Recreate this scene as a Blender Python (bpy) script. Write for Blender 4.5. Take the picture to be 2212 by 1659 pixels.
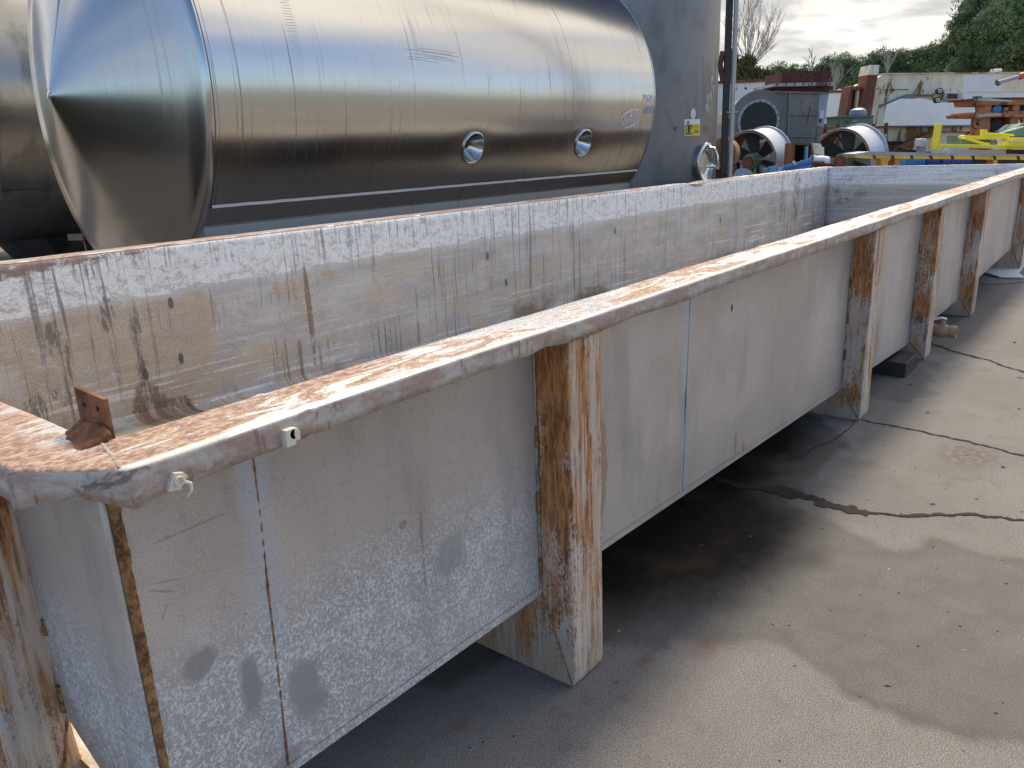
import bpy, math, random
from mathutils import Vector, Matrix, noise as mnoise
rnd = random.Random(7)
PI = math.pi
for o in list(bpy.data.objects): bpy.data.objects.remove(o)
scene = bpy.context.scene
col = scene.collection
rad = math.radians

# ------------------------------------------------------------ camera
FPX = 1704.0; YAW = 0.68853; PITCH = 0.290155; ROLL = -0.040874   # focal length in px of a 2212 px wide frame
CAM = Vector((0.0, -1.2197, 1.65))
fw = Vector((math.cos(YAW)*math.cos(PITCH), math.sin(YAW)*math.cos(PITCH), -math.sin(PITCH)))
r0 = fw.cross(Vector((0, 0, 1))).normalized(); u0 = r0.cross(fw)
RT = r0*math.cos(ROLL)+u0*math.sin(ROLL); UP = -r0*math.sin(ROLL)+u0*math.cos(ROLL)
FH = Vector((math.cos(YAW), math.sin(YAW), 0)); RH = Vector((math.sin(YAW), -math.cos(YAW), 0))
cam = bpy.data.cameras.new('camera'); cam_o = bpy.data.objects.new('camera', cam); col.objects.link(cam_o)
cam.sensor_width = 36; cam.lens = FPX/2212*36; cam.clip_end = 3000; cam.clip_start = 0.02
M = Matrix((RT, UP, -fw)).transposed().to_4x4(); M.translation = CAM; cam_o.matrix_world = M
scene.camera = cam_o

# ------------------------------------------------------------ light
SUN_AZ, SUN_EL = 14.0, 50.0        # azimuth counter-clockwise from +x
sd = Vector((math.cos(rad(SUN_AZ))*math.cos(rad(SUN_EL)), math.sin(rad(SUN_AZ))*math.cos(rad(SUN_EL)), math.sin(rad(SUN_EL))))
sun = bpy.data.lights.new('sun', 'SUN'); sun.energy = 2.0; sun.angle = rad(10); sun.color = (1, .94, .86)
so = bpy.data.objects.new('sun', sun); col.objects.link(so); so.rotation_euler = sd.to_track_quat('Z', 'Y').to_euler()

scene.view_settings.view_transform = 'Standard'; scene.view_settings.look = 'None'
scene.view_settings.gamma = 1; scene.view_settings.exposure = 0.95
scene.view_settings.use_white_balance = True; scene.view_settings.white_balance_temperature = 7350; scene.view_settings.white_balance_tint = 10

# ------------------------------------------------------------ node helper
class NT:
    def __init__(s, tree):
        s.t = tree; s.n = tree.nodes; s.l = tree.links
    def node(s, typ, **kw):
        n = s.n.new(typ)
        for k, v in kw.items(): setattr(n, k, v)
        return n
    def put(s, sock, v):
        if v is None: return
        if hasattr(v, 'is_output'): s.l.new(v, sock)
        else:
            if sock.type == 'RGBA' and len(v) == 3: v = (*v, 1)
            sock.default_value = v
    def m(s, op, a, b=None, c=None, clamp=False):
        n = s.node('ShaderNodeMath', operation=op, use_clamp=clamp)
        s.put(n.inputs[0], a); s.put(n.inputs[1], b)
        if c is not None: s.put(n.inputs[2], c)
        return n.outputs[0]
    def vm(s, op, a, b=None):
        n = s.node('ShaderNodeVectorMath', operation=op); s.put(n.inputs[0], a); s.put(n.inputs[1], b)
        return n.outputs[0]
    def mul(s, a, b): return s.m('MULTIPLY', a, b)
    def add(s, a, b): return s.m('ADD', a, b)
    def coord(s, kind='Object'): return s.node('ShaderNodeTexCoord').outputs[kind]
    def normal(s): return s.sep(s.node('ShaderNodeNewGeometry').outputs['Normal'])
    def sep(s, v):
        n = s.node('ShaderNodeSeparateXYZ'); s.put(n.inputs[0], v); return n.outputs
    def comb(s, x, y, z):
        n = s.node('ShaderNodeCombineXYZ'); s.put(n.inputs[0], x); s.put(n.inputs[1], y); s.put(n.inputs[2], z); return n.outputs[0]
    def noise(s, vec, scale=(1, 1, 1), detail=4, rough=.55, dist=0, off=(0, 0, 0)):
        mp = s.node('ShaderNodeMapping'); s.put(mp.inputs['Vector'], vec); mp.inputs['Scale'].default_value = scale if hasattr(scale, '__len__') else (scale,)*3
        mp.inputs['Location'].default_value = off
        n = s.node('ShaderNodeTexNoise'); s.put(n.inputs['Vector'], mp.outputs[0])
        n.inputs['Scale'].default_value = 1; n.inputs['Detail'].default_value = detail; n.inputs['Roughness'].default_value = rough; n.inputs['Distortion'].default_value = dist
        return n.outputs['Fac']
    def voro(s, vec, scale=(1, 1, 1), feature='F1'):
        mp = s.node('ShaderNodeMapping'); s.put(mp.inputs['Vector'], vec); mp.inputs['Scale'].default_value = scale if hasattr(scale, '__len__') else (scale,)*3
        n = s.node('ShaderNodeTexVoronoi', feature=feature); s.put(n.inputs['Vector'], mp.outputs[0]); n.inputs['Scale'].default_value = 1
        return n.outputs['Distance']
    def ss(s, v, a, b, lo=0., hi=1.):       # smoothstep map
        n = s.node('ShaderNodeMapRange', interpolation_type='SMOOTHSTEP')
        s.put(n.inputs['Value'], v); n.inputs['From Min'].default_value = a; n.inputs['From Max'].default_value = b
        n.inputs['To Min'].default_value = lo; n.inputs['To Max'].default_value = hi
        return n.outputs[0]
    def lin(s, v, a, b, lo=0., hi=1.):
        n = s.node('ShaderNodeMapRange'); s.put(n.inputs['Value'], v); n.inputs['From Min'].default_value = a; n.inputs['From Max'].default_value = b
        n.inputs['To Min'].default_value = lo; n.inputs['To Max'].default_value = hi
        return n.outputs[0]
    def mix(s, f, a, b):
        n = s.node('ShaderNodeMix', data_type='RGBA', clamp_factor=True); s.put(n.inputs[0], f); s.put(n.inputs[6], a); s.put(n.inputs[7], b); return n.outputs[2]
    def mixf(s, f, a, b):
        n = s.node('ShaderNodeMix', data_type='FLOAT', clamp_factor=True); s.put(n.inputs[0], f); s.put(n.inputs[2], a); s.put(n.inputs[3], b); return n.outputs[0]
    def bump(s, h, strength=.3, dist=.005, nrm=None):
        n = s.node('ShaderNodeBump'); s.put(n.inputs['Height'], h); n.inputs['Strength'].default_value = strength; n.inputs['Distance'].default_value = dist
        if nrm is not None: s.put(n.inputs['Normal'], nrm)
        return n.outputs[0]
    def ell(s, X, Z, cx, cz, a, b, wob=None, ang=0, soft=.12):    # soft ellipse mask 1 inside
        dx = s.m('SUBTRACT', X, cx); dz = s.m('SUBTRACT', Z, cz)
        c, si = math.cos(ang), math.sin(ang)
        u = s.m('DIVIDE', s.add(s.mul(dx, c), s.mul(dz, si)), a); w = s.m('DIVIDE', s.m('SUBTRACT', s.mul(dz, c), s.mul(dx, si)), b)
        d = s.m('SQRT', s.add(s.mul(u, u), s.mul(w, w)))
        if wob is not None: d = s.add(d, s.mul(s.m('SUBTRACT', wob, .5), 1.2))
        return s.ss(d, 1+soft, 1-soft)

def material(name):
    m = bpy.data.materials.new(name); m.use_nodes = True; m.node_tree.nodes.clear()
    t = NT(m.node_tree); out = t.node('ShaderNodeOutputMaterial'); b = t.node('ShaderNodeBsdfPrincipled')
    t.l.new(b.outputs[0], out.inputs['Surface'])
    return m, t, b

# ------------------------------------------------------------ world: clear sky with broken cloud
w = bpy.data.worlds.new('World'); scene.world = w; w.use_nodes = True
t = NT(w.node_tree); t.n.clear()
sky = t.node('ShaderNodeTexSky'); sky.sky_type = 'NISHITA'; sky.sun_disc = False
sky.sun_elevation = rad(SUN_EL); sky.sun_rotation = rad(90-SUN_AZ); sky.air_density = 1.0; sky.dust_density = .6; sky.ozone_density = 2.5
d = t.coord('Generated'); X, Y, Z = t.sep(d)
zz = t.m('MAXIMUM', t.add(Z, .12), .06)
pl = t.comb(t.m('DIVIDE', X, zz), t.m('DIVIDE', Y, zz), 0.0)
n1 = t.noise(pl, (.55, .8, 1), 7, .58, .4, (3.1, 1.7, 0)); n2 = t.noise(pl, (1.9, 2.2, 1), 6, .6, .2, (7, 2, 0))
ahead = t.lin(t.add(t.mul(X, .78), t.mul(Y, .62)), -1, 1, -.265, .22)
cov = t.ss(t.add(n1, t.add(ahead, t.mul(t.mul(Z, Z), .10))), .45, .60)
shade = t.ss(t.add(t.mul(n2, .65), t.mul(n1, .35)), .43, .58)
bright = t.mix(shade, (4.5, 4.6, 4.8), (7.4, 7.3, 7.1))
low = t.ss(Z, .12, .55); shade2 = t.ss(t.add(t.mul(n2, .6), t.mul(t.noise(pl, (.9, 1.3, 1), 6, .6, .5, (1, 6, 0)), .4)), .42, .57)
lowc = t.mix(shade2, (2.9, 3.1, 3.4), (4.6, 4.75, 4.95)); lowc = t.mix(t.ss(Z, .10, .0), lowc, (4.8, 4.95, 5.1))
bright = t.mix(low, lowc, bright)
cl = t.mix(cov, t.vm('MULTIPLY', sky.outputs[0], (.90, 1.0, 1.16)), bright)
bg = t.node('ShaderNodeBackground'); t.put(bg.inputs[0], cl); bg.inputs[1].default_value = .115
wo = t.node('ShaderNodeOutputWorld'); t.l.new(bg.outputs[0], wo.inputs[0])

# ------------------------------------------------------------ materials
def steel(name, base=(.6, .6, .6), rough=.2, axis='x', streak=.5, dirt=.5, metal=1.0, bumps=.08, blotch=0.0):
    """sheet metal with fine streaks running across `axis`"""
    m, t, b = material(name); c = t.coord(); X, Y, Z = t.sep(c)
    if axis == 'x': v = t.comb(X, 0.0, t.mul(Z, .02)); vd = t.comb(X, t.mul(Y, .15), Z)
    else:
        a = t.m('ARCTAN2', Y, X); v = t.comb(t.mul(a, 1.5), 0.0, t.mul(Z, .02)); vd = t.comb(t.mul(a, 1.5), 0.0, Z)
    fine = t.noise(v, (220, 1, 30), 3, .6)
    drip = t.noise(vd, (42, 1, .55), 5, .66); drip2 = t.noise(vd, (2.2, 1, .8), 3, .5, 0, (4, 0, 2))
    dm = t.mul(t.ss(drip, .57, .66), t.ss(drip2, .42, .62))
    big = t.noise(c, (.9, .9, .9), 4, .6)
    spk = t.mul(t.ss(t.noise(vd, (70, 1, 22), 3, .6), .66, .72), t.ss(big, .45, .6))
    colr = t.mix(t.mul(fine, streak), base, tuple(x*.72 for x in base))
    colr = t.mix(t.mul(dm, dirt), colr, (.16, .14, .12))
    colr = t.mix(t.mul(spk, dirt), colr, (.10, .09, .085))
    if blotch: colr = t.mix(t.mul(t.ss(t.noise(vd, (1.6, 1, 1.1), 6, .65, .3, (2, 2, 2)), .46, .62), blotch), colr, tuple(x*.55 for x in base))
    t.put(b.inputs['Base Color'], colr); b.inputs['Metallic'].default_value = metal
    r = t.add(t.mul(fine, .10), rough-.05); r = t.add(r, t.mul(big, .06)); r = t.add(r, t.mul(dm, .25*dirt))
    t.put(b.inputs['Roughness'], r)
    wav = t.noise(c, (.55, .55, .9), 2, .4)
    nb = t.bump(wav, .25, .02)
    t.put(b.inputs['Normal'], t.bump(fine, bumps, .002, nb))
    return m

def paint(name, color, rust=.3, rcol=(.20, .075, .03), rough=.5, scale=1.0, streak=1.0, metal=0.0, var=.18, dirt=.3):
    """weathered paint, rust breaking through, streaked downwards"""
    m, t, b = material(name); c = t.coord()
    k = scale
    n = t.noise(c, (9*k, 9*k, 9*k/(1+3*streak)), 7, .66, .25); n2 = t.noise(c, (1.7*k, 1.7*k, 1.1*k), 3, .5, 0, (5, 1, 3))
    mask = t.ss(t.add(n, t.mul(t.m('SUBTRACT', n2, .5), .8)), .70-.4*rust, .78-.4*rust)
    vr = t.noise(c, (3*k, 3*k, 1.2*k), 6, .6, 0, (1, 9, 4))
    base = t.mix(t.ss(vr, .3, .7), tuple(x*(1-var) for x in color), tuple(min(1, x*(1+var)) for x in color))
    dr = t.ss(t.noise(c, (26*k, 26*k, 2.2*k), 5, .6, 0, (8, 8, 8)), .55, .70)
    base = t.mix(t.mul(dr, dirt), base, tuple(x*.45 for x in color))
    rv = t.noise(c, (28*k, 28*k, 18*k), 4, .6)
    rc = t.mix(rv, tuple(x*.5 for x in rcol), tuple(min(1, x*1.6) for x in rcol))
    t.put(b.inputs['Base Color'], t.mix(mask, base, rc))
    t.put(b.inputs['Roughness'], t.mixf(mask, t.add(rough-.05, t.mul(vr, .12)), .85))
    t.put(b.inputs['Metallic'], t.mul(t.m('SUBTRACT', 1.0, mask), metal))
    t.put(b.inputs['Normal'], t.bump(t.add(t.mul(mask, .5), t.mul(rv, .3)), .35, .004))
    return m

def mat_inner():
    m, t, b = material('limescaled_inner_wall'); c = t.coord(); X, Y, Z = t.sep(c)
    wob = t.noise(c, (5, 1, 9), 6, .65); wob2 = t.noise(c, (14, 1, 22), 6, .7, .4, (3, 0, 5)); fine = t.noise(c, (55, 30, 70), 5, .7)
    base = t.mix(t.ss(t.noise(c, (2.4, 1, 7), 5, .6), .35, .65), (.44, .41, .375), (.58, .55, .51))
    # ochre patches near the close end
    oc = t.mul(t.ss(t.add(t.noise(c, (4.5, 1, 3.2), 6, .6, .5, (2, 0, 7)), t.lin(X, .8, 4.6, .16, -.20)), .50, .55), t.ss(Z, 1.0, .9))
    base = t.mix(t.mul(oc, .85), base, t.mix(wob, (.41, .29, .19), (.60, .49, .37)))
    pk = t.ss(t.noise(c, (6, 1, 11), 6, .62, .3, (9, 0, 1)), .56, .60)
    base = t.mix(t.mul(pk, .6), base, (.54, .43, .38)); base = t.mix(t.mul(t.mul(t.ss(t.noise(c, (2.1, 1, 6), 7, .66, .4, (3, 0, 3)), .53, .57), t.ss(Z, .98, .9)), .55), base, (.58, .46, .32))
    # horizontal tide lines
    tide = t.ss(t.add(t.noise(t.comb(t.mul(X, .5), 0.0, Z), (1.6, 1, 34), 5, .62, .2), t.mul(t.m('SUBTRACT', wob2, .5), .35)), .56, .62)
    tide = t.mul(tide, t.add(t.ss(Z, .62, .35, .25, 1.), t.mul(t.ss(X, 8, 11.5), .6)))
    base = t.mix(t.mul(tide, .75), base, (.80, .78, .76))
    # hard white scale in the upper band
    edge = t.add(Z, t.add(t.mul(t.m('SUBTRACT', wob, .5), .10), t.lin(X, .5, 4.2, .035, 0)))
    band = t.ss(edge, .925, .94)
    crust = t.ss(t.add(wob2, t.mul(fine, .5)), .60, .78)
    base = t.mix(t.mul(band, t.add(.15, t.mul(crust, .75))), base, (.92, .91, .90))
    low = t.mul(t.ss(edge, .935, .925), t.ss(edge, .86, .93))
    base = t.mix(t.mul(low, .35), base, (.75, .75, .76))
    sp = t.mul(t.ss(t.noise(c, (9, 1, 12), 7, .7, .6, (1, 0, 8)), .60, .64), t.ss(Z, .3, .5))
    base = t.mix(t.mul(sp, .7), base, (.62, .62, .65))
    # vertical dark runs
    runs = t.ss(t.noise(c, (34, 1, .9), 6, .72), .545, .62)
    rg = t.ss(t.add(t.noise(c, (1.3, 1, 1.9), 4, .6, 0, (5, 0, 5)), t.ss(X, 3.4, 5, -.02, .07)), .42, .56)
    runs2 = t.mul(t.ss(t.noise(c, (48, 1, 3), 5, .65, 0, (6, 0, 2)), .56, .66), t.ss(t.add(Z, t.mul(t.m('SUBTRACT', wob, .5), .35)), 1.0, 1.14))
    base = t.mix(t.mul(t.mul(runs, rg), .72), base, (.11, .105, .095))
    base = t.mix(t.mul(runs2, .75), base, (.16, .14, .10))
    dkn = t.noise(c, (26, 1, 6), 7, .72, .5, (4, 0, 4))
    for cx, cz, a, bb in ((.92, .82, .05, .20), (1.22, .60, .05, .22), (1.66, .62, .055, .2), (1.95, .84, .04, .08), (2.1, .62, .03, .2), (11.6, .8, .10, .35), (11.1, .85, .06, .3), (1.5, .36, .05, .1)):
        base = t.mix(t.mul(t.mul(t.ell(X, Z, cx, cz, a*1.25, bb*1.2, wob), t.ss(dkn, .47, .56)), .75), base, (.10, .095, .09))
    # rust line and stains
    for cx, cz, a, bb in ((3.28, .62, .022, .34), (2.1, .26, .10, .14), (2.2, .22, .16, .06)):
        base = t.mix(t.mul(t.mul(t.ell(X, Z, cx, cz, a, bb, wob2), t.ss(dkn, .40, .50)), .8), base, t.mix(fine, (.13, .055, .03), (.27, .15, .09)))
    tr = t.mul(t.ss(t.add(Z, t.add(t.mul(t.m('SUBTRACT', wob, .5), .30), t.ss(X, .8, 2.9, .06, -.10))), 1.115, 1.135), t.ss(wob2, .38, .50))
    base = t.mix(t.mul(tr, .9), base, t.mix(fine, (.13, .045, .025), (.33, .18, .12)))
    ms = t.mul(t.ss(t.add(Z, t.mul(t.m('SUBTRACT', wob2, .5), .35)), .36, .22), t.ss(t.noise(c, (1.5, 1, 2), 3, .5, 0, (2, 0, 2)), .46, .60))
    base = t.mix(t.mul(ms, .8), base, t.mix(wob, (.12, .11, .03), (.26, .17, .09)))
    mk = t.m('LESS_THAN', t.voro(c, (2.6, .01, 2.9)), .045)
    for cx, cz in ((2.328, .845), (2.11, .453), (2.335, .501), (2.33, .19), (5.1, .78), (5.32, .52), (7.0, .8), (9.3, .7)):
        base = t.mix(t.mul(t.ell(X, Z, cx, cz, .017, .036), .85), base, (.05, .045, .042))
    gf = t.noise(c, (120, 40, 150), 4, .8); base = t.mix(t.ss(gf, .45, .68, 0, .45), base, (.13, .12, .11)); base = t.mix(t.ss(gf, .50, .30, 0, .30), base, (.80, .79, .78))
    t.put(b.inputs['Base Color'], base)
    t.put(b.inputs['Roughness'], t.add(.42, t.mul(wob2, .3)))
    t.put(b.inputs['Normal'], t.bump(t.add(t.mul(wob2, .8), t.mul(fine, .35)), .5, .006))
    return m

def mat_panel():
    m, t, b = material('dull_stainless_panel'); c = t.coord(); X, Y, Z = t.sep(c)
    s = t.add(X, t.mul(Y, -1.0))
    v = t.comb(s, 0.0, Z)
    big = t.noise(v, (1.5, 1, 1.6), 4, .55); wob = t.noise(v, (16, 1, 16), 6, .7, .3); fine = t.noise(v, (130, 1, 130), 3, .6)
    base = t.mix(t.ss(big, .35, .65), (.50, .43, .375), (.63, .55, .485))
    base = t.mix(t.mul(t.ss(t.noise(v, (2.2, 1, 3), 4, .6, 0, (3, 0, 3)), .50, .7), .5), base, (.50, .405, .355))
    for sx in (.675, 2.575, 5.6, 7.2, 9.5):
        dd = t.m('ABSOLUTE', t.m('SUBTRACT', s, sx)); base = t.mix(t.mul(t.ss(dd, .06, .01), .55), base, (.48, .53, .61))
    wsm = t.noise(v, (16, 1, 16), 6, .6)
    # dried splash crystals low down near the close end
    reg = t.mul(t.ss(t.add(Z, t.add(t.mul(t.m('SUBTRACT', big, .5), .22), t.mul(X, .03))), .90, .62), t.ss(t.add(X, t.mul(t.m('SUBTRACT', wob, .5), .2)), 2.1, 1.5))
    cr = t.ss(t.add(t.noise(v, (120, 1, 100), 5, .8, .6), t.mul(t.m('SUBTRACT', wob, .5), .30)), .485, .56)
    blot = t.ell(s, Z, .508, .700, .036, .028, wsm, .45, .3)
    for cx, cz, a, bb, an, am in ((.605, .585, .024, .066, .05, 1.), (.735, .49, .045, .085, .1, .8), (1.225, .62, .055, .06, -.5, .55), (.62, .33, .10, .03, .4, .7), (1.6, .5, .05, .05, 0, .5)):
        blot = t.m('MAXIMUM', blot, t.mul(t.ell(s, Z, cx, cz, a, bb, wsm, an, .32), am))
    reg2 = t.mul(reg, t.m('SUBTRACT', 1.0, blot))
    base = t.mix(t.mul(reg, .6), base, (.40, .40, .42))
    base = t.mix(t.mul(t.mul(reg2, cr), .8), base, (.88, .88, .90))
    base = t.mix(t.mul(t.mul(blot, t.ss(X, 1.7, 1.4)), .75), base, (.31, .305, .30))
    # pits, scratches and rust runs
    pits = t.mul(t.ss(t.noise(v, (60, 1, 40), 4, .7, 0, (8, 0, 1)), .68, .72), t.ss(big, .4, .55))
    base = t.mix(t.mul(pits, .75), base, (.17, .11, .08)); gr_ = t.noise(v, (45, 1, 45), 7, .75, 0, (1, 0, 6)); base = t.mix(t.mul(t.ss(gr_, .52, .66), .35), base, (.25, .23, .215)); base = t.mix(t.mul(t.ss(t.noise(v, (5, 1, 1.3), 5, .6, 0, (6, 0, 6)), .5, .66), .35), base, (.27, .255, .25))
    runs = t.mul(t.ss(t.noise(v, (34, 1, 2.6), 5, .65, 0, (2, 0, 9)), .66, .72), t.ss(t.noise(v, (1.8, 1, 2), 3, .5, 0, (7, 0, 3)), .5, .6))
    base = t.mix(t.mul(runs, .55), base, (.27, .15, .09))
    for cx, cz, a, bb in ((1.25, .72, .006, .06), (1.25, .60, .004, .05), (1.19, .77, .012, .012), (3.21, .34, .012, .05), (3.30, .285, .014, .03), (2.08, .62, .05, .2), (5.45, .36, .02, .12), (2.0, .9, .02, .12)):
        base = t.mix(t.mul(t.ell(X, Z, cx, cz, a, bb, wob), .55), base, (.32, .17, .09))
    scr = t.mul(t.ss(t.noise(v, (7, 1, 160), 3, .6, .5), .70, .74), t.ss(t.noise(v, (3, 1, 3), 3, .5, 0, (1, 0, 1)), .55, .62))
    base = t.mix(t.mul(scr, .5), base, (.15, .13, .12))
    for cx, cz, a, bb, an in ((.66, .985, .075, .0025, .02), (.60, .90, .035, .002, -.25), (.585, .885, .03, .0022, -.5), (.58, .84, .018, .002, 1.1)):
        base = t.mix(t.mul(t.ell(X, Z, cx, cz, a, bb, wob, an), .38), base, (.16, .11, .08))
    base = t.mix(t.ell(X, Z, 3.10, .974, .010, .017), base, (.012, .012, .012))
    gf = t.noise(v, (210, 1, 210), 3, .8, 0, (2, 0, 2)); base = t.mix(t.ss(gf, .40, .66, 0, .28), base, (.12, .11, .10))
    t.put(b.inputs['Base Color'], base)
    b.inputs['Metallic'].default_value = .35
    t.put(b.inputs['Roughness'], t.add(.40, t.add(t.mul(reg, .12), t.mul(fine, .10))))
    wav = t.noise(v, (1.2, 1, 1.5), 2, .4, 0, (3, 0, 1))
    nb = t.bump(wav, .3, .02)
    t.put(b.inputs['Normal'], t.bump(t.add(t.mul(fine, .25), t.mul(t.mul(reg2, cr), .6)), .35, .002, nb))
    return m

def mat_rim():
    m, t, b = material('flaking_painted_rim'); c = t.coord(); X, Y, Z = t.sep(c); nx, ny, nz = t.normal()
    top = t.ss(nz, .45, .75)
    n = t.noise(c, (4.5, 15, 9), 10, .74, .7); big = t.noise(c, (1.3, 5, 5), 4, .55, 0, (3, 3, 3)); fine = t.noise(c, (60, 80, 60), 5, .7)
    n = t.m('SUBTRACT', n, t.mul(t.mul(t.ss(X, 1.9, 1.0), t.ss(X, .50, .56)), t.ss(Y, .15, .03, .02, .085)))
    rmask = t.ss(t.add(n, t.add(t.mul(t.m('SUBTRACT', big, .5), .7), t.mul(t.m('SUBTRACT', fine, .5), .30))), .44, .50)
    near = t.ss(X, .50, .46)       # the end rim is nearly all rust
    rmask = t.m('MAXIMUM', rmask, t.mul(near, t.ss(n, .30, .36)))
    yo = t.ss(Y, .0, .03, 1, 0)
    rust = t.mix(t.ss(fine, .38, .66), (.22, .12, .085), (.53, .37, .28))
    bare = t.mix(t.ss(big, .42, .6), (.64, .65, .68), (.80, .77, .71))
    tc = t.mix(t.mul(rmask, t.ss(Y, .004, .022, .2, 1)), bare, rust)
    side = t.mix(t.ss(t.noise(c, (9, 9, 22), 7, .65, .3, (5, 5, 1)), .42, .60), (.40, .275, .22), (.50, .44, .385))
    side = t.mix(t.mul(t.ss(t.noise(c, (40, 40, 9), 5, .65), .58, .66), .7), side, (.23, .12, .08))
    side = t.mix(t.mul(t.ss(big, .55, .68), .5), side, (.50, .47, .43)); side = t.mix(t.mul(t.ss(fine, .5, .7), .5), side, (.27, .20, .175))
    dk = t.mul(t.ss(t.noise(c, (6, 6, 9), 6, .7, .4, (2, 1, 2)), .55, .60), t.ss(X, 1.1, .45, .15, 1.))
    side = t.mix(t.mul(dk, .8), side, (.13, .11, .09))
    colr = t.mix(top, side, tc)
    t.put(b.inputs['Base Color'], colr)
    t.put(b.inputs['Roughness'], t.mixf(t.mul(top, t.m('SUBTRACT', 1.0, rmask)), t.add(.52, t.mul(rmask, .2)), .27))
    t.put(b.inputs['Metallic'], t.mul(t.mul(top, t.m('SUBTRACT', 1.0, rmask)), .35))
    t.put(b.inputs['Normal'], t.bump(t.add(t.mul(rmask, .5), t.mul(fine, .45)), .5, .004))
    return m

def mat_rib():
    m, t, b = material('rust_streaked_rib_paint'); c = t.coord(); X, Y, Z = t.sep(c); nx, ny, nz = t.normal()
    oi = t.node('ShaderNodeObjectInfo').outputs['Random']
    v = t.vm('ADD', c, t.comb(t.mul(oi, 17.0), 0.0, t.mul(oi, 5.0)))
    st = t.noise(v, (62, 62, 3.2), 7, .72, .15); big = t.noise(v, (7, 7, 3.0), 4, .55, .3, (2, 5, 1)); fine = t.noise(v, (150, 150, 70), 4, .7)
    upper = t.ss(Z, .35, 1.05, -.07, .08)
    mask = t.add(st, t.add(t.mul(t.m('SUBTRACT', big, .5), 1.25), t.add(upper, t.mul(t.m('SUBTRACT', fine, .5), .95))))
    rm = t.ss(t.add(mask, t.ss(X, .60, .52, 0, .07)), .37, .52)
    paintc = t.mix(t.ss(t.noise(v, (9, 9, 4), 5, .6, 0, (3, 3, 9)), .4, .6), (.37, .40, .39), (.56, .50, .42))
    rust = t.mix(t.ss(t.noise(v, (80, 80, 14), 5, .7, 0, (4, 1, 1)), .36, .64), (.16, .05, .018), (.54, .225, .075))
    rust = t.mix(t.mul(t.ss(t.noise(v, (12, 12, 5), 4, .6, 0, (9, 1, 2)), .55, .68), .7), rust, (.085, .03, .02))
    colr = t.mix(rm, paintc, rust)
    colr = t.mix(t.mul(t.ss(t.add(Z, t.mul(t.m('SUBTRACT', big, .5), .4)), .22, .02), .65), colr, t.mix(fine, (.40, .25, .17), (.56, .42, .32)))
    wash = t.ss(t.noise(v, (5, 5, 2.2), 5, .6, 0, (7, 2, 7)), .40, .62); colr = t.mix(t.mul(wash, .42), colr, (.50, .26, .11))
    outer = t.ss(ny, -.6, -.9)
    ol = t.ss(t.noise(v, (30, 30, 2), 6, .65, 0, (1, 1, 1)), .45, .58)
    colr = t.mix(t.mul(t.mul(outer, ol), .6), colr, t.mix(fine, (.56, .43, .34), (.80, .70, .58)))
    t.put(b.inputs['Base Color'], colr); t.put(b.inputs['Roughness'], t.mixf(rm, .55, .9))
    t.put(b.inputs['Normal'], t.bump(t.add(t.mul(st, .6), t.mul(fine, .5)), .5, .003))
    return m

def mat_rust(name='heavy_rust', a=(.10, .03, .012), bcol=(.34, .14, .06), k=1.0):
    m, t, b = material(name); c = t.coord()
    n = t.noise(c, 18*k, 7, .7); n2 = t.noise(c, 90*k, 4, .6); n3 = t.noise(c, 4*k, 4, .6)
    cc = t.mix(t.ss(t.add(n, t.mul(n3, .3)), .45, .8), a, bcol); cc = t.mix(t.mul(n2, .35), cc, tuple(x*.4 for x in a))
    t.put(b.inputs['Base Color'], cc); b.inputs['Roughness'].default_value = .88
    t.put(b.inputs['Normal'], t.bump(t.add(n2, n), .6, .004))
    return m

def plain(name, color, rough=.5, metal=0., var=.15, k=6.):
    m, t, b = material(name); c = t.coord(); n = t.noise(c, k, 5, .6)
    t.put(b.inputs['Base Color'], t.mix(n, tuple(x*(1-var) for x in color), tuple(min(1, x*(1+var)) for x in color)))
    t.put(b.inputs['Roughness'], t.add(rough-.08, t.mul(n, .16))); b.inputs['Metallic'].default_value = metal
    return m

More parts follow.
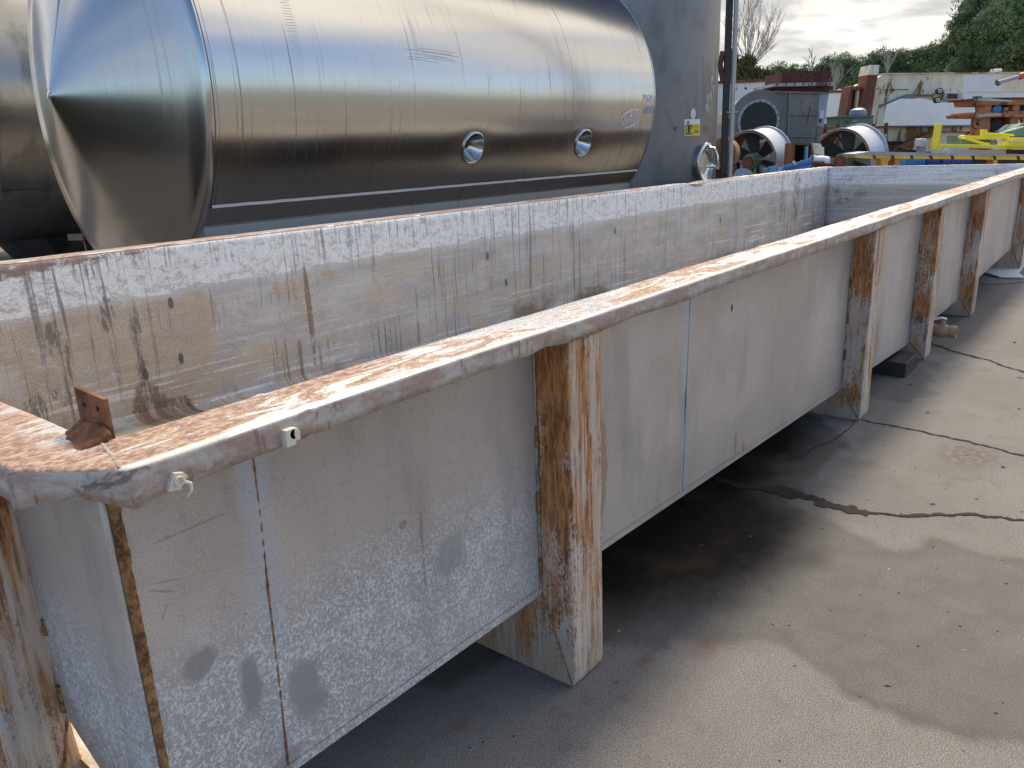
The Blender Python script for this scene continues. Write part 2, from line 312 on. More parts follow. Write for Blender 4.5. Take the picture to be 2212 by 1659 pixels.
def mat_ground():
    m, t, b = material('worn_concrete'); c = t.coord(); X, Y, Z = t.sep(c)
    at = t.node('ShaderNodeAttribute', attribute_name='wet').outputs['Fac']; ed = t.node('ShaderNodeAttribute', attribute_name='rimmark').outputs['Fac']; dk = t.node('ShaderNodeAttribute', attribute_name='deep').outputs['Fac']
    n = t.noise(c, 1.3, 6, .6); g = t.noise(c, 280, 2, .7); g2 = t.noise(c, 130, 4, .8); n3 = t.noise(c, 7, 6, .65, .3)
    dry = t.mix(t.ss(n, .35, .65), (.33, .30, .275), (.41, .375, .345))
    far = t.ss(t.m('SQRT', t.add(t.mul(X, X), t.mul(Y, Y))), 9, 22)
    dry = t.mix(t.mul(far, .7), dry, (.33, .25, .19))
    dry = t.mix(t.mul(t.ss(n3, .5, .66), .35), dry, (.22, .19, .17))
    grain = t.ss(t.add(g, t.mul(g2, .35)), .54, .74)
    dry = t.mix(t.mul(t.ss(t.noise(c, 55, 5, .8, .4), .52, .70), .35), dry, (.15, .13, .115)); dry = t.mix(t.mul(grain, .85), dry, (.09, .08, .07))
    dry = t.mix(t.mul(t.ss(g2, .52, .66), .5), dry, (.52, .48, .44))
    nrs = t.noise(c, 24, 6, .7)
    stain_shade = t.ss(t.noise(c, 2.6, 5, .6, 0, (4, 4, 1)), .60, .66)
    dry = t.mix(t.mul(stain_shade, .35), dry, (.15, .12, .10))
    for cx, cy, a in ((1.99, -.10, .045), (1.72, -.06, .03), (1.80, -.14, .028), (1.55, -.16, .02), (4.5, -.62, .22), (2.05, .15, .05), (2.17, -.235, .06), (1.40, .19, .035), (1.62, .0, .02)):
        e = t.ell(X, Y, cx, cy, a, a*.7, nrs, 0, .55); dry = t.mix(t.mul(t.mul(e, t.ss(nrs, .35, .6)), .75), dry, (.20, .11, .075) if cx < 4 else (.14, .11, .09))
    mirror_dark = t.mul(t.ell(X, Y, -2.6, 8.2, 5.2, 4.4, n), t.ss(Y, 3.3, 3.6)); dry = t.mix(t.mul(mirror_dark, .8), dry, (.05, .042, .036))  # added dark patch outside the view, only to darken the cone's reflection
    wetc = t.mix(t.ss(n3, .35, .65), (.17, .16, .15), (.25, .238, .225)); wetc = t.mix(t.mul(grain, .8), wetc, (.045, .042, .04)); wetc = t.mix(t.mul(t.ss(t.noise(c, 1.1, 4, .6, 0, (2, 7, 0)), .45, .6), .4), wetc, (.10, .085, .07))
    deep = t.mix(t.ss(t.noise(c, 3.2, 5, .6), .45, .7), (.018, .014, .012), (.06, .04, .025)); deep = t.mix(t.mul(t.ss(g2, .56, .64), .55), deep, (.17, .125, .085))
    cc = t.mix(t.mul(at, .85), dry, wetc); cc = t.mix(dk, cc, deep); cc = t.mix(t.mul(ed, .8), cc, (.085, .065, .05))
    t.put(b.inputs['Base Color'], cc)
    wr = t.m('MAXIMUM', t.mul(at, .8), dk)
    t.put(b.inputs['Roughness'], t.mixf(wr, .88, t.add(.42, t.mul(g2, .3)))); t.put(b.inputs['Specular IOR Level'], t.mixf(dk, .4, .12))
    t.put(b.inputs['Normal'], t.bump(t.add(t.mul(g2, 1.0), t.mul(g, .6)), .8, .005))
    return m

MT = dict(
    inner=mat_inner(), panel=mat_panel(), rim=mat_rim(), rib=mat_rib(), rust=mat_rust(), ground=mat_ground(),
    dkrust=mat_rust('dark_red_rust', (.055, .018, .014), (.17, .055, .038)), orust=mat_rust('orange_weld_rust', (.10, .035, .012), (.46, .24, .09), 3.5),
    weld=mat_rust('dull_weld_bead', (.20, .15, .11), (.46, .42, .38), 2.),
    shell=steel('brushed_tank_shell', (.58, .57, .55), .19, 'x', .5, .7),
    cone=steel('polished_cone_end', (.43, .43, .43), .14, 'z', .3, .2),
    tall=steel('dull_tank_shell', (.23, .218, .22), .38, 'z', .5, .8, .9, .12, .5),
    old=steel('stained_tank_shell', (.34, .33, .31), .27, 'x', .5, .7, .95, .1, .8),
    skirt=steel('grey_skirt_plate', (.42, .43, .44), .38, 'x', .4, .5, .9),
    chrome=plain('polished_steel', (.55, .55, .54), .20, 1.0, .15), dsteel=plain('dark_steel', (.16, .16, .16), .4, .8),
    gasket=plain('pale_sealant', (.62, .58, .52), .7),
    brass=plain('dusty_brass', (.42, .27, .17), .6, .3), plastic=plain('yellowed_plastic', (.66, .60, .48), .5),
    white=paint('white_panel_paint', (.84, .86, .82), .10, (.26, .16, .08), .55, .35, .6, 0, .06, .15),
    cream=paint('rusty_cream_paint', (.80, .73, .54), .36, (.26, .11, .045), .6, .75, .8, 0, .15, .35),
    cream2=paint('stained_cream_paint', (.72, .64, .43), .47, (.28, .14, .05), .65, .8, .8, 0, .2, .5),
    greyp=paint('old_grey_paint', (.19, .19, .18), .22, (.15, .075, .04), .65, .8, .5, 0, .2, .4),
    lgreyp=paint('pale_grey_paint', (.36, .38, .42), .15, (.15, .08, .05), .5, .8, .5),
    silver=paint('grey_fan_barrel_paint', (.50, .53, .62), .12, (.20, .10, .06), .36, .8, .3, .35, .1, .2),
    greenp=paint('green_machine_paint', (.15, .26, .19), .25, (.22, .12, .06), .55, 1.2, .5),
    rustp=paint('rusted_primer', (.22, .09, .055), .6, (.17, .06, .03), .8, 1.0, .5),
    orange=paint('orange_machine_paint', (.56, .21, .08), .32, (.16, .07, .035), .55, .9, .6),
    yellow=paint('yellow_machine_paint', (.88, .74, .04), .2, (.28, .16, .04), .45, .8, .4, 0, .08, .25),
    amber=paint('amber_beam_paint', (.90, .50, .06), .12, (.26, .13, .05), .5, .9, .5), black=plain('black_paint', (.02, .02, .02), .5),
    blue=plain('blue_plastic', (.04, .22, .56), .4, 0, .1), lblue=plain('light_blue_plastic', (.12, .38, .62), .4), dblue=plain('dark_blue_plastic', (.03, .08, .32), .4),
    rubber=plain('black_rubber', (.025, .025, .025), .7), blade=plain('dark_fan_blade', (.045, .047, .05), .6), wood=plain('wet_black_timber', (.03, .028, .026), .55, 0, .4, 20),
    stain_shade=paint('shade_dark_back', (.085, .08, .078), .3, (.12, .05, .025), .6, .8),  # dark colour stands in for shade on the trough's back, seen in reflections
    hole=plain('dark_opening', (.012, .012, .012), .9), screen=plain('dark_wire_screen', (.06, .06, .055), .6),
    chalk=plain('white_chalk_paint', (.92, .92, .92), .8), ychalk=plain('yellow_chalk', (.50, .42, .26), .8), paper=plain('faded_paper', (.60, .62, .64), .7),
    signy=plain('sign_yellow', (.82, .58, .02), .4, 0, .04), signw=plain('sign_white', (.66, .70, .78), .4, 0, .04), ink=plain('sign_black', (.02, .02, .02), .5),
    bark=plain('bark', (.13, .10, .075), .9, 0, .3, 9), twig=plain('pale_bare_twig', (.36, .33, .29), .9, 0, .2, 4),
    bluegrey=plain('grey_blue_lid', (.24, .32, .40), .5), puddle=plain('white_plastic_sheet', (.70, .70, .66), .5), concrete=plain('far_building', (.35, .33, .31), .9),
)
def leafmat(name, a, bcol, k=.5):
    m, t, b = material(name); c = t.coord(); n = t.noise(c, k, 4, .6); ge = t.noise(c, 9*k, 3, .6)
    t.put(b.inputs['Base Color'], t.mix(t.ss(t.add(t.mul(n, .6), t.mul(ge, .4)), .38, .62), a, bcol)); b.inputs['Roughness'].default_value = .7
    return m
MT['pine'] = leafmat('pine_needles', (.07, .13, .05), (.21, .30, .11)); MT['pinecore'] = leafmat('inner_pine_shade', (.02, .04, .018), (.04, .07, .03))  # darker core green puts the shade inside the crowns into colour
MT['bush'] = leafmat('olive_leaves', (.05, .06, .02), (.13, .14, .05)); MT['hill'] = leafmat('far_woods', (.03, .05, .03), (.06, .075, .05), .05)

# ------------------------------------------------------------ mesh builder
def setp(o, label=None, cat=None, group=None, kind=None):
    if label: o['label'] = label
    if cat: o['category'] = cat
    if group: o['group'] = group
    if kind: o['kind'] = kind
    return o
def thing(name, label, cat, loc=(0, 0, 0), group=None):
    o = bpy.data.objects.new(name, None); col.objects.link(o); o.location = loc; o.empty_display_size = .2
    return setp(o, label, cat, group)
def origin(p):
    v = Vector((0, 0, 0))
    while p is not None: v += p.location; p = p.parent
    return v
class MB:
    def __init__(s): s.v = []; s.f = []; s.mi = []; s.cur = 0
    def add(s, vs, fs):
        k = len(s.v); s.v += [Vector(x) for x in vs]
        for f in fs: s.f.append([k+i for i in f]); s.mi.append(s.cur)
        return s
    def frame_box(s, c, ax, ay, az, sx, sy, sz):
        c = Vector(c); ax = Vector(ax)*sx/2; ay = Vector(ay)*sy/2; az = Vector(az)*sz/2
        vs = [c+ax*i+ay*j+az*k for i in (-1, 1) for j in (-1, 1) for k in (-1, 1)]
        return s.add(vs, [(0, 1, 3, 2), (4, 6, 7, 5), (0, 4, 5, 1), (2, 3, 7, 6), (0, 2, 6, 4), (1, 5, 7, 3)])
    def box(s, lo, hi):
        c = [(a+b)/2 for a, b in zip(lo, hi)]; return s.frame_box(c, (1, 0, 0), (0, 1, 0), (0, 0, 1), *[abs(b-a) for a, b in zip(lo, hi)])
    def prism(s, pts, ext):
        n = len(pts); ext = Vector(ext); a = [Vector(p) for p in pts]; b = [p+ext for p in a]
        return s.add(a+b, [list(range(n))[::-1], list(range(n, 2*n))]+[(i, (i+1) % n, n+(i+1) % n, n+i) for i in range(n)])
    def tube(s, path, r, n=8, r2=None, cap=True, closed=False):
        path = [Vector(p) for p in path]; m = len(path); vs = []; up = None
        for i, p in enumerate(path):
            if closed: d = (path[(i+1) % m]-path[i-1]).normalized()
            else: d = (path[min(i+1, m-1)]-path[max(i-1, 0)]).normalized()
            if up is None: up = d.orthogonal().normalized()
            up = (up-d*up.dot(d)).normalized(); q = d.cross(up)
            rr = r if r2 is None else r+(r2-r)*i/(m-1)
            vs += [p+up*math.cos(2*PI*k/n)*rr+q*math.sin(2*PI*k/n)*rr for k in range(n)]
        fs = []
        for i in range(m if closed else m-1):
            j = (i+1) % m
            fs += [(i*n+k, i*n+(k+1) % n, j*n+(k+1) % n, j*n+k) for k in range(n)]
        if cap and not closed: fs += [list(range(n))[::-1], [(m-1)*n+k for k in range(n)]]
        return s.add(vs, fs)
    def lathe(s, prof, c, ax, n=64, cap=False, a0=0, a1=2*PI):
        """prof: (along, radius)"""
        ax = Vector(ax).normalized(); e = Vector((0, 0, 1)) if abs(ax.z) < .9 else Vector((1, 0, 0))
        e1 = (e-ax*e.dot(ax)).normalized(); e2 = ax.cross(e1); c = Vector(c); full = abs(a1-a0-2*PI) < 1e-6; nn = n if full else n+1
        vs = []
        for a, r in prof: vs += [c+ax*a+(e1*math.cos(a0+(a1-a0)*k/n)+e2*math.sin(a0+(a1-a0)*k/n))*r for k in range(nn)]
        fs = []
        for i in range(len(prof)-1): fs += [(i*nn+k, i*nn+(k+1) % nn, (i+1)*nn+(k+1) % nn, (i+1)*nn+k) for k in range(n)]
        if cap: fs += [list(range(nn))[::-1], [(len(prof)-1)*nn+k for k in range(nn)]]
        return s.add(vs, fs)
    def build(s, name, mats, parent=None, smooth=False, bevel=0, loc=None, solid=0, auto=35):
        me = bpy.data.meshes.new(name); off = origin(parent) if parent is not None else (Vector(loc) if loc else Vector((0, 0, 0)))
        me.from_pydata([v-off for v in s.v], [], s.f); me.validate(); me.update()
        mats = mats if isinstance(mats, (list, tuple)) else [mats]
        for mm in mats: me.materials.append(MT[mm] if isinstance(mm, str) else mm)
        if len(me.polygons) == len(s.mi):
            for p, i in zip(me.polygons, s.mi): p.material_index = i
        o = bpy.data.objects.new(name, me); col.objects.link(o)
        if parent is not None: o.parent = parent
        elif loc: o.location = loc
        if smooth:
            me.shade_smooth()
            try: me.set_sharp_from_angle(angle=rad(auto))
            except Exception: pass
        if solid: mo = o.modifiers.new('thick', 'SOLIDIFY'); mo.thickness = solid; mo.offset = -1
        if bevel: mo = o.modifiers.new('bevel', 'BEVEL'); mo.width = bevel; mo.segments = 2; mo.limit_method = 'ANGLE'
        return o
def copy_tree(o, parent=None):
    c = o.copy(); col.objects.link(c); c.parent = parent
    for ch in [x for x in bpy.data.objects if x.parent == o and x != c]: copy_tree(ch, c)
    return c

def ray(px, py): return fw+RT*((px-1106)/FPX)-UP*((py-829.5)/FPX)
def at(px, py, D): d_ = ray(px, py); return CAM+d_*(D/d_.dot(FH))
def c1(x, y): return ((2850+x*.56329)*.54004, y*.56329*.54004)       # measured on an enlargement of the background
def c3(x, y): return ((3200+x*.40506)*.54004, (200+y*.40506)*.54004)
def c2(x, y): return ((2400+x*.40687)*.54004, (300+y*.40687)*.54004)
def W1(x, y, D): return at(*c1(x, y), D)
def W3(x, y, D): return at(*c3(x, y), D)
def W2(x, y, D): return at(*c2(x, y), D)
def fbm(p, o=4): return mnoise.fractal(Vector(p), 1.0, 2.0, o)

# ------------------------------------------------------------ setting
H = 1.184
def seg_d(px, py, poly, closed=True):
    best = 1e9; inside = False; n = len(poly)
    for i in range(n if closed else n-1):
        x1, y1 = poly[i]; x2, y2 = poly[(i+1) % n]; dx, dy = x2-x1, y2-y1; L = dx*dx+dy*dy
        tt = max(0, min(1, ((px-x1)*dx+(py-y1)*dy)/L)) if L else 0
        dd = (px-x1-dx*tt)**2+(py-y1-dy*tt)**2
        if dd < best: best = dd
        if closed and (y1 > py) != (y2 > py) and px < (x2-x1)*(py-y1)/(y2-y1)+x1: inside = not inside
    d_ = math.sqrt(best); return d_ if inside or not closed else -d_
WET = [(1.30, .8), (1.516, .342), (1.737, .30), (2.02, .04), (2.088, -.098), (2.185, -.188), (2.301, -.305), (2.367, -.442), (2.286, -.607), (2.223, -.711), (2.186, -.852), (2.215, -1.003), (2.273, -1.144), (2.4, -1.6), (3.5, -1.6),
       (3.427, -1.001), (3.396, -.824), (3.398, -.687), (3.231, -.618), (3.188, -.523), (3.29, -.383), (3.391, -.211), (3.428, -.048), (3.793, -.054), (4.153, -.032), (4.45, .016), (4.65, .2), (4.65, .8)]
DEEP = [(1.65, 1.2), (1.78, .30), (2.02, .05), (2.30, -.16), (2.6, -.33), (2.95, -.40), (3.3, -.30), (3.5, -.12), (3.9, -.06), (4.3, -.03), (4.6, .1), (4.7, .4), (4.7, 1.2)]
WET2 = [(5.1, .6), (5.26, .04), (5.263, -.14), (5.555, -.24), (6.117, -.093), (6.278, -.121), (6.581, .17), (6.9, -.10), (7.3, -.20), (8.2, -.16), (9.6, -.1), (10.2, .4), (10.2, .9)]
def make_ground():
    def axis(lo, hi, step, far):
        a = []; x = lo; st = step
        while x > -far: a.append(x); st *= 1.35; x -= st
        a = a[::-1]; x = lo+step
        while x < hi: a.append(x); x += step
        st = step
        while x < far: a.append(x); st *= 1.35; x += st
        return a
    xs = axis(.9, 7.2, .025, 900); ys = axis(-2.0, .9, .025, 900); nx, ny = len(xs), len(ys)
    vs = [(x, y, 0) for y in ys for x in xs]; fs = [(j*nx+i, j*nx+i+1, (j+1)*nx+i+1, (j+1)*nx+i) for j in range(ny-1) for i in range(nx-1)]
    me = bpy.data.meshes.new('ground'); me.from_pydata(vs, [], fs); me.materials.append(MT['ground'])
    wet = []; edg = []; dep = []
    for x, y, _ in vs:
        if x < .8 or x > 11 or y < -2.4 or y > 1.6: wet.append(0.); edg.append(0.); dep.append(0.); continue
        wb = .05*fbm((x*5, y*5, 0))+.02*fbm((x*17, y*17, 4), 3)
        a = seg_d(x, y, WET)+wb; b_ = seg_d(x, y, WET2)+wb*1.3; dd = seg_d(x, y, DEEP)+wb*1.5
        s = max(a, b_)
        wet.append(max(0, min(1, s/.04+.3))); edg.append(math.exp(-((s-.012)/.030)**2)*(.6+.4*fbm((x*3, y*3, 9))) if s == a else 0.)
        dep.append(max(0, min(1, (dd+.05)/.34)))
    for nme, arr in (('wet', wet), ('rimmark', edg), ('deep', dep)):
        at_ = me.attributes.new(nme, 'FLOAT', 'POINT'); at_.data.foreach_set('value', arr)
    o = bpy.data.objects.new('ground', me); col.objects.link(o); setp(o, kind='structure')
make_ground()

def crack(pts, width, seed, name='ground_crack'):
    r = random.Random(seed); P = []
    for i in range(len(pts)-1):
        (x1, y1), (x2, y2) = pts[i], pts[i+1]; L = math.hypot(x2-x1, y2-y1); n = max(2, int(L/.012))
        for k in range(n): P.append((x1+(x2-x1)*k/n, y1+(y2-y1)*k/n, i+k/n))
    vs = []; fs = []
    for i, (x, y, q) in enumerate(P):
        tx = P[min(i+1, len(P)-1)][0]-P[max(i-1, 0)][0]; ty = P[min(i+1, len(P)-1)][1]-P[max(i-1, 0)][1]; L = math.hypot(tx, ty) or 1; nx, ny = -ty/L, tx/L
        wv = .35+1.3*abs(fbm((x*14, y*14, seed), 5))+r.random()*.5; wd = (width(q) if callable(width) else width)*wv
        sh = .022*fbm((x*11, y*11, seed+5), 5); x += nx*sh; y += ny*sh
        vs += [(x+nx*wd, y+ny*wd, .0035), (x-nx*wd, y-ny*wd, .0035)]
        if i: k = 2*i; fs.append((k-2, k-1, k+1, k))
    b = MB(); b.add(vs, fs); return setp(b.build(name, MT_crack), kind='structure')
m_, t_, b_ = material('crack_dirt'); n_ = t_.noise(t_.coord(), 90, 4, .6); t_.put(b_.inputs['Base Color'], t_.mix(n_, (.005, .0045, .004), (.032, .026, .021))); b_.inputs['Roughness'].default_value = .9; MT_crack = m_
crack([(3.50, .42), (3.49, .204), (3.542, .017), (3.51, -.214), (3.506, -.339), (3.583, -.535), (3.732, -.73), (3.812, -.953), (3.95, -1.6)], lambda q: .034 if q < 2.4 else (.030 if q < 4.2 else .012), 3)
crack([(4.80, .8), (4.785, .032), (4.761, -.308), (4.713, -.576), (4.648, -.849), (4.5, -1.7)], .008, 8, 'slab_joint')
crack([(4.78, .02), (4.4, .03), (4.0, .10), (3.6, .25)], .003, 21)
crack([(6.976, .089), (6.75, -.123), (6.63, -.331), (6.371, -.636), (6.2, -1.1)], lambda q: .018 if q < 2 else .012, 12)
crack([(10.9, -.6), (10.2, -.05), (9.7, .5)], .012, 15)
# loose grit and twigs (nobody could count it)
b = MB()
for i in range(520):
    x = rnd.uniform(1.3, 8); y = rnd.uniform(-1.9, .4); s_ = rnd.uniform(.0015, .0058) if i > 25 else rnd.uniform(.006, .010)*(1.0 if x < 4 else 1.8); a = rnd.uniform(0, PI); e = rnd.uniform(.6, 2.6)
    ax = Vector((math.cos(a), math.sin(a), 0)); ay = Vector((-math.sin(a), math.cos(a), 0))
    b.cur = 1 if rnd.random() < .10 else 0
    vs = [Vector((x, y, .001))+ax*s_*e*math.cos(k*PI/3)*rnd.uniform(.7, 1.1)+ay*s_*math.sin(k*PI/3)*rnd.uniform(.7, 1.1) for k in range(6)]
    b.add(vs+[Vector((x, y, s_*.7))], [(k, (k+1) % 6, 6) for k in range(6)])
setp(b.build('grit', ['wood', 'concrete']), 'scattered dark grit and twigs lying on the concrete', 'grit', kind='stuff')

# wooded rise all round the yard
vs = []; fs = []; n = 220
for i in range(n):
    a = 2*PI*i/n; back_ = .5+.5*math.cos(a-rad(35)); h = 6+5*fbm((math.cos(a)*3, math.sin(a)*3, 0))+2.0*fbm((math.cos(a)*25, math.sin(a)*25, 2))
    h = max(2.5, h)*(1.15-.55*back_)
    for k, (r_, z) in enumerate(((150, -.5), (153, h*.75), (160, h), (200, h*1.05), (420, -1))): vs.append((r_*math.cos(a), r_*math.sin(a), z))
for i in range(n):
    j = (i+1) % n
    for k in range(4): fs.append((i*5+k, j*5+k, j*5+k+1, i*5+k+1))
b = MB(); b.add(vs, fs); setp(b.build('hills', 'hill', smooth=True), kind='structure')

# ------------------------------------------------------------ the long trough
T = thing('metal_trough', 'long rusty open stainless steel trough on ribbed legs running across the yard', 'trough')
D_ = .125; XE = .52; XF = 12.78
def yb(x): return 3.42-.0437*x            # inner face of the long back wall
def interp(tab, x):
    if x <= tab[0][0]: return tab[0][1]
    for (a, u), (c_, v) in zip(tab, tab[1:]):
        if x <= c_: return u+(v-u)*(x-a)/(c_-a)
    return tab[-1][1]
BOT = [(.52, .325), (2.1, .297), (3.69, .23), (5.4, .162), (6.4, .12), (7.25, .155), (8.1, .16), (9.1, .215), (11.2, .27), (12.9, .30)]
BBK = [(.52, .24), (2.1, .19), (2.92, .155), (6, .12), (12.9, .24)]
def sheet(fn, us, vs_, name, mat, parent, smooth=True, solid=0, flip=False):
    nu, nv = len(us), len(vs_); V = [fn(u, v) for v in vs_ for u in us]
    F = [(j*nu+i, j*nu+i+1, (j+1)*nu+i+1, (j+1)*nu+i) for j in range(nv-1) for i in range(nu-1)]
    if flip: F = [f[::-1] for f in F]
    b = MB(); b.add(V, F); return b.build(name, mat, parent, smooth=smooth, solid=solid)
lins = lambda a, b_, n: [a+(b_-a)*i/(n-1) for i in range(n)]
def buck(x, v, amp=.009): return amp*fbm((x*1.1, v*2.0, 3), 3)*math.sin(PI*min(1, max(0, v)))
# front wall, outside and (its own thickness) inside
sheet(lambda x, v: (x, D_+buck(x, v), interp(BOT, x)+(H-.012-interp(BOT, x))*v), lins(XE, XF, 160), lins(0, 1, 12), 'front_panel', 'panel', T)
sheet(lambda x, v: (x, D_+.016+buck(x, v), interp(BOT, x)+.002+(H-.014-interp(BOT, x))*v), lins(XE+.006, XF-.004, 60), lins(0, 1, 4), 'inner_lining', 'inner', T, flip=True)
def lowedge(b, x0, x1, n=60):
    for i in range(n):
        xa, xb_ = x0+(x1-x0)*i/n, x0+(x1-x0)*(i+1)/n
        za, zb = interp(BOT, xa), interp(BOT, xb_)
        b.add([(xa, D_-.003, za+.022), (xb_, D_-.003, zb+.022), (xb_, D_-.003, zb-.002), (xa, D_-.003, za-.002), (xa, D_+.02, za-.002), (xb_, D_+.02, zb-.002)], [(0, 3, 2, 1), (3, 4, 5, 2)])
b = MB(); lowedge(b, XE, XF); b.build('bottom_flange', 'panel', T)
# back wall with its dent
def dent(x, v):
    g = math.exp(-((x-8.75)/.14)**2)*max(0, v-.72)/.28
    return g
def backpt(x, v):
    z0 = interp(BBK, x); return (x, yb(x)+buck(x, v, .010)-.05*dent(x, v), z0+(H-.006-z0)*v-.018*dent(x, v))
sheet(backpt, lins(XE, XF, 420), lins(0, 1, 24), 'back_panel', 'inner', T, solid=-.012)
sheet(lambda x, v: (x, yb(x)+.030+buck(x, v, .010), interp(BBK, x)+(H-.05-interp(BBK, x))*v), lins(XE, XF, 80), lins(0, 1, 6), 'outer_back_skin', 'stain_shade', T)
# ends
def endpt(y, v):
    z0 = interp([(D_, .325), (.149, .322), (.416, .371), (.574, .455), (.9, .47), (3.3, .30)], y); return (XE, y, z0+(H-.012-z0)*v)
sheet(endpt, [D_, .14, .28, .42, .574, .9, 1.6, 2.4, yb(XE)], lins(0, 1, 6), 'end_panel', 'panel', T, solid=-.01, flip=True)
sheet(lambda y, v: (XF, y, .27+(H-.27)*v), lins(D_, yb(XF), 30), lins(0, 1, 8), 'far_end_panel', 'inner', T, solid=.01)
sheet(lambda x, v: (x, D_+(yb(x)-D_)*v, interp(BOT, x)+(interp(BBK, x)-interp(BOT, x))*v+.002), lins(XE, XF, 60), lins(0, 1, 8), 'floor', 'inner', T)
sheet(lambda x, v: (x, yb(x)-.10*(1-v), interp(BBK, x)+.004+.05*v*v), lins(XE, XF, 60), [0, .4, .7, 1], 'bottom_cove', 'inner', T)

def skirt_dz(x): return .004*fbm((x*2.3, 0, 1), 3)+.002*fbm((x*9, 0, 2), 2)
def rim_profile(O, I, z, sk):
    """points from the inner lip over the top to the skirt's lower edge"""
    O = Vector(O); I = Vector(I); d_ = (O-I).normalized(); R_ = .0065
    P = [(I+d_*.000, z-.022), (I+d_*.000, z-.002), (I+d_*.004, z)]
    L = (O-I).length
    for f in (.2, .4, .6, .8): P.append((I+d_*(L-R_)*f, z+.0025*fbm((O.x*4+f*2, O.y*4, f*5), 3)))
    for k in range(0, 6):
        a = k/5*PI/2; P.append((O-d_*R_*(1-math.sin(a)), z-R_*(1-math.cos(a))))
    P.append((O, z-sk*.6)); P.append((O, z-sk))
    return [Vector((p.x, p.y, zz)) for p, zz in P]
def sweep_rim(stations, name, parent):
    rows = [rim_profile((*o, 0), (*i_, 0), z, sk) for o, i_, z, sk in stations]; n = len(rows[0])
    b = MB(); b.add([p for r in rows for p in r], [(i*n+k, (i+1)*n+k, (i+1)*n+k+1, i*n+k+1) for i in range(len(rows)-1) for k in range(n-1)])
    return b.build(name, 'rim', parent, smooth=True, solid=.004, auto=60)
JN = [.86, 2.62, 4.86, 6.5, 8.3, 9.9]
st = []
for i in range(60): y = 3.42-(3.42-.19)*i/59; st.append(((.40+.003*fbm((y*3, 1, 1)), y), (.54, y), H+.003*fbm((y*2, 5, 5)), .058+.004*fbm((y*5, 2, 2))))
st.append(((.398, .162), (.542, .176), H, .070))
for k in range(1, 8):
    f = k/8; st.append(((.398+.112*f, .162-.162*f), (.542+.004*f, .174-.004*f), H-.002*math.sin(f*PI), .068-.022*math.sin(f*PI)))
st.append(((.512, 0), (.55, .168), H, .068)); x = .53
while x < 12.95:
    g = .010*math.exp(-((x-1.62)/.05)**2)+.006*math.exp(-((x-2.1)/.1)**2)
    jn = sum(.0022*math.exp(-((x-j)/.007)**2) for j in JN); dn = -.006*math.exp(-((x-1.55)/.12)**2)-.007*math.exp(-((x-2.45)/.15)**2)
    st.append(((x, .004*fbm((x*1.7, 4, 4), 3)-jn), (x, .162+.004*fbm((x*2, 8, 1), 3)), H+jn*1.6+.004*fbm((x*1.2, 7, 7), 3), .050+.018*math.exp(-((x-.51)/.12))+skirt_dz(x)-g*.8))
    x += .015 if x < 4 else .03
sweep_rim(st, 'front_rim', T)
st = []
for i in range(300):
    x = .42+12.5*i/299; g = math.exp(-((x-8.72)/.13)**2); j = .006*fbm((x*3, 1, 8), 4)
    st.append(((x, yb(x)+.145+j+.02*g), (x, yb(x)-.006-.05*g+.3*j), H+.0015*fbm((x*5, 3, 3))-.02*g, .05))
sweep_rim(st[::-1], 'back_rim', T)
b_far = []
for i in range(30): y = .16+(yb(XF)-.16)*i/29; b_far.append(((XF+.14, y), (XF, y), H-.001, .05))
sweep_rim(b_far[::-1], 'far_rim', T)

# welds across the rim and up the panels
def bead(path, r, name, mat, seed, flat=1.0, step=.010):
    pts = []
    for a, c_ in zip(path, path[1:]):
        a = Vector(a); c_ = Vector(c_); n = max(2, int((c_-a).length/step))
        for k in range(n): pts.append(a+(c_-a)*k/n)
    pts.append(Vector(path[-1])); b = MB(); nn = 6; P = []
    m = len(pts); vs = []
    for i, p in enumerate(pts):
        d_ = (pts[min(i+1, m-1)]-pts[max(i-1, 0)]).normalized(); up = d_.orthogonal().normalized(); q = d_.cross(up)
        rr = r*(.75+.6*abs(fbm((p.x*31, p.y*31, p.z*31+seed), 3))+.15*math.sin(i*1.9))
        vs += [p+up*math.cos(2*PI*k/nn)*rr+q*math.sin(2*PI*k/nn)*rr for k in range(nn)]
    fs = [(i*nn+k, i*nn+(k+1) % nn, (i+1)*nn+(k+1) % nn, (i+1)*nn+k) for i in range(m-1) for k in range(nn)]
    b.add(vs, fs); return b.build(name, mat, T, smooth=True, auto=80)
for j in (.86, 2.62, 4.86, 6.5): bead([(j-.012, .165, H+.001), (j, .02, H+.002), (j+.002, -.001, H-.008), (j+.004, -.003, H-.046)], .0032, 'rim_weld', 'weld', j)
bead([(.545, .165, H+.001), (.505, .012, H+.001)], .0045, 'rim_weld', 'weld', 1); bead([(.54, .172, H+.001), (.402, .165, H+.001)], .004, 'rim_weld', 'weld', 2)
bead([(.398, .162, H-.012), (.398, .162, H-.068)], .006, 'rim_weld', 'weld', 3); bead([(.512, .0, H-.012), (.513, .001, H-.062)], .004, 'rim_weld', 'weld', 4)
def strip_pt(k, j):
    z = .322+.81*k/160; w0 = .0012*fbm((z*22, 1, 1), 4); w1 = (.021-.010*abs((1.1-z)/.8)**2)+.0028*fbm((z*30, 4, 2), 5)
    xx = XE-.001+w0+(w1-w0)*j/5; return (xx, D_-.0045*math.sin(PI*(j+.3)/5.6)-.0012-.003*abs(fbm((z*40, j*.8, 3), 3)), z)
sheet(lambda k, j: strip_pt(k, j), list(range(161)), list(range(6)), 'corner_weld', 'orust', T)
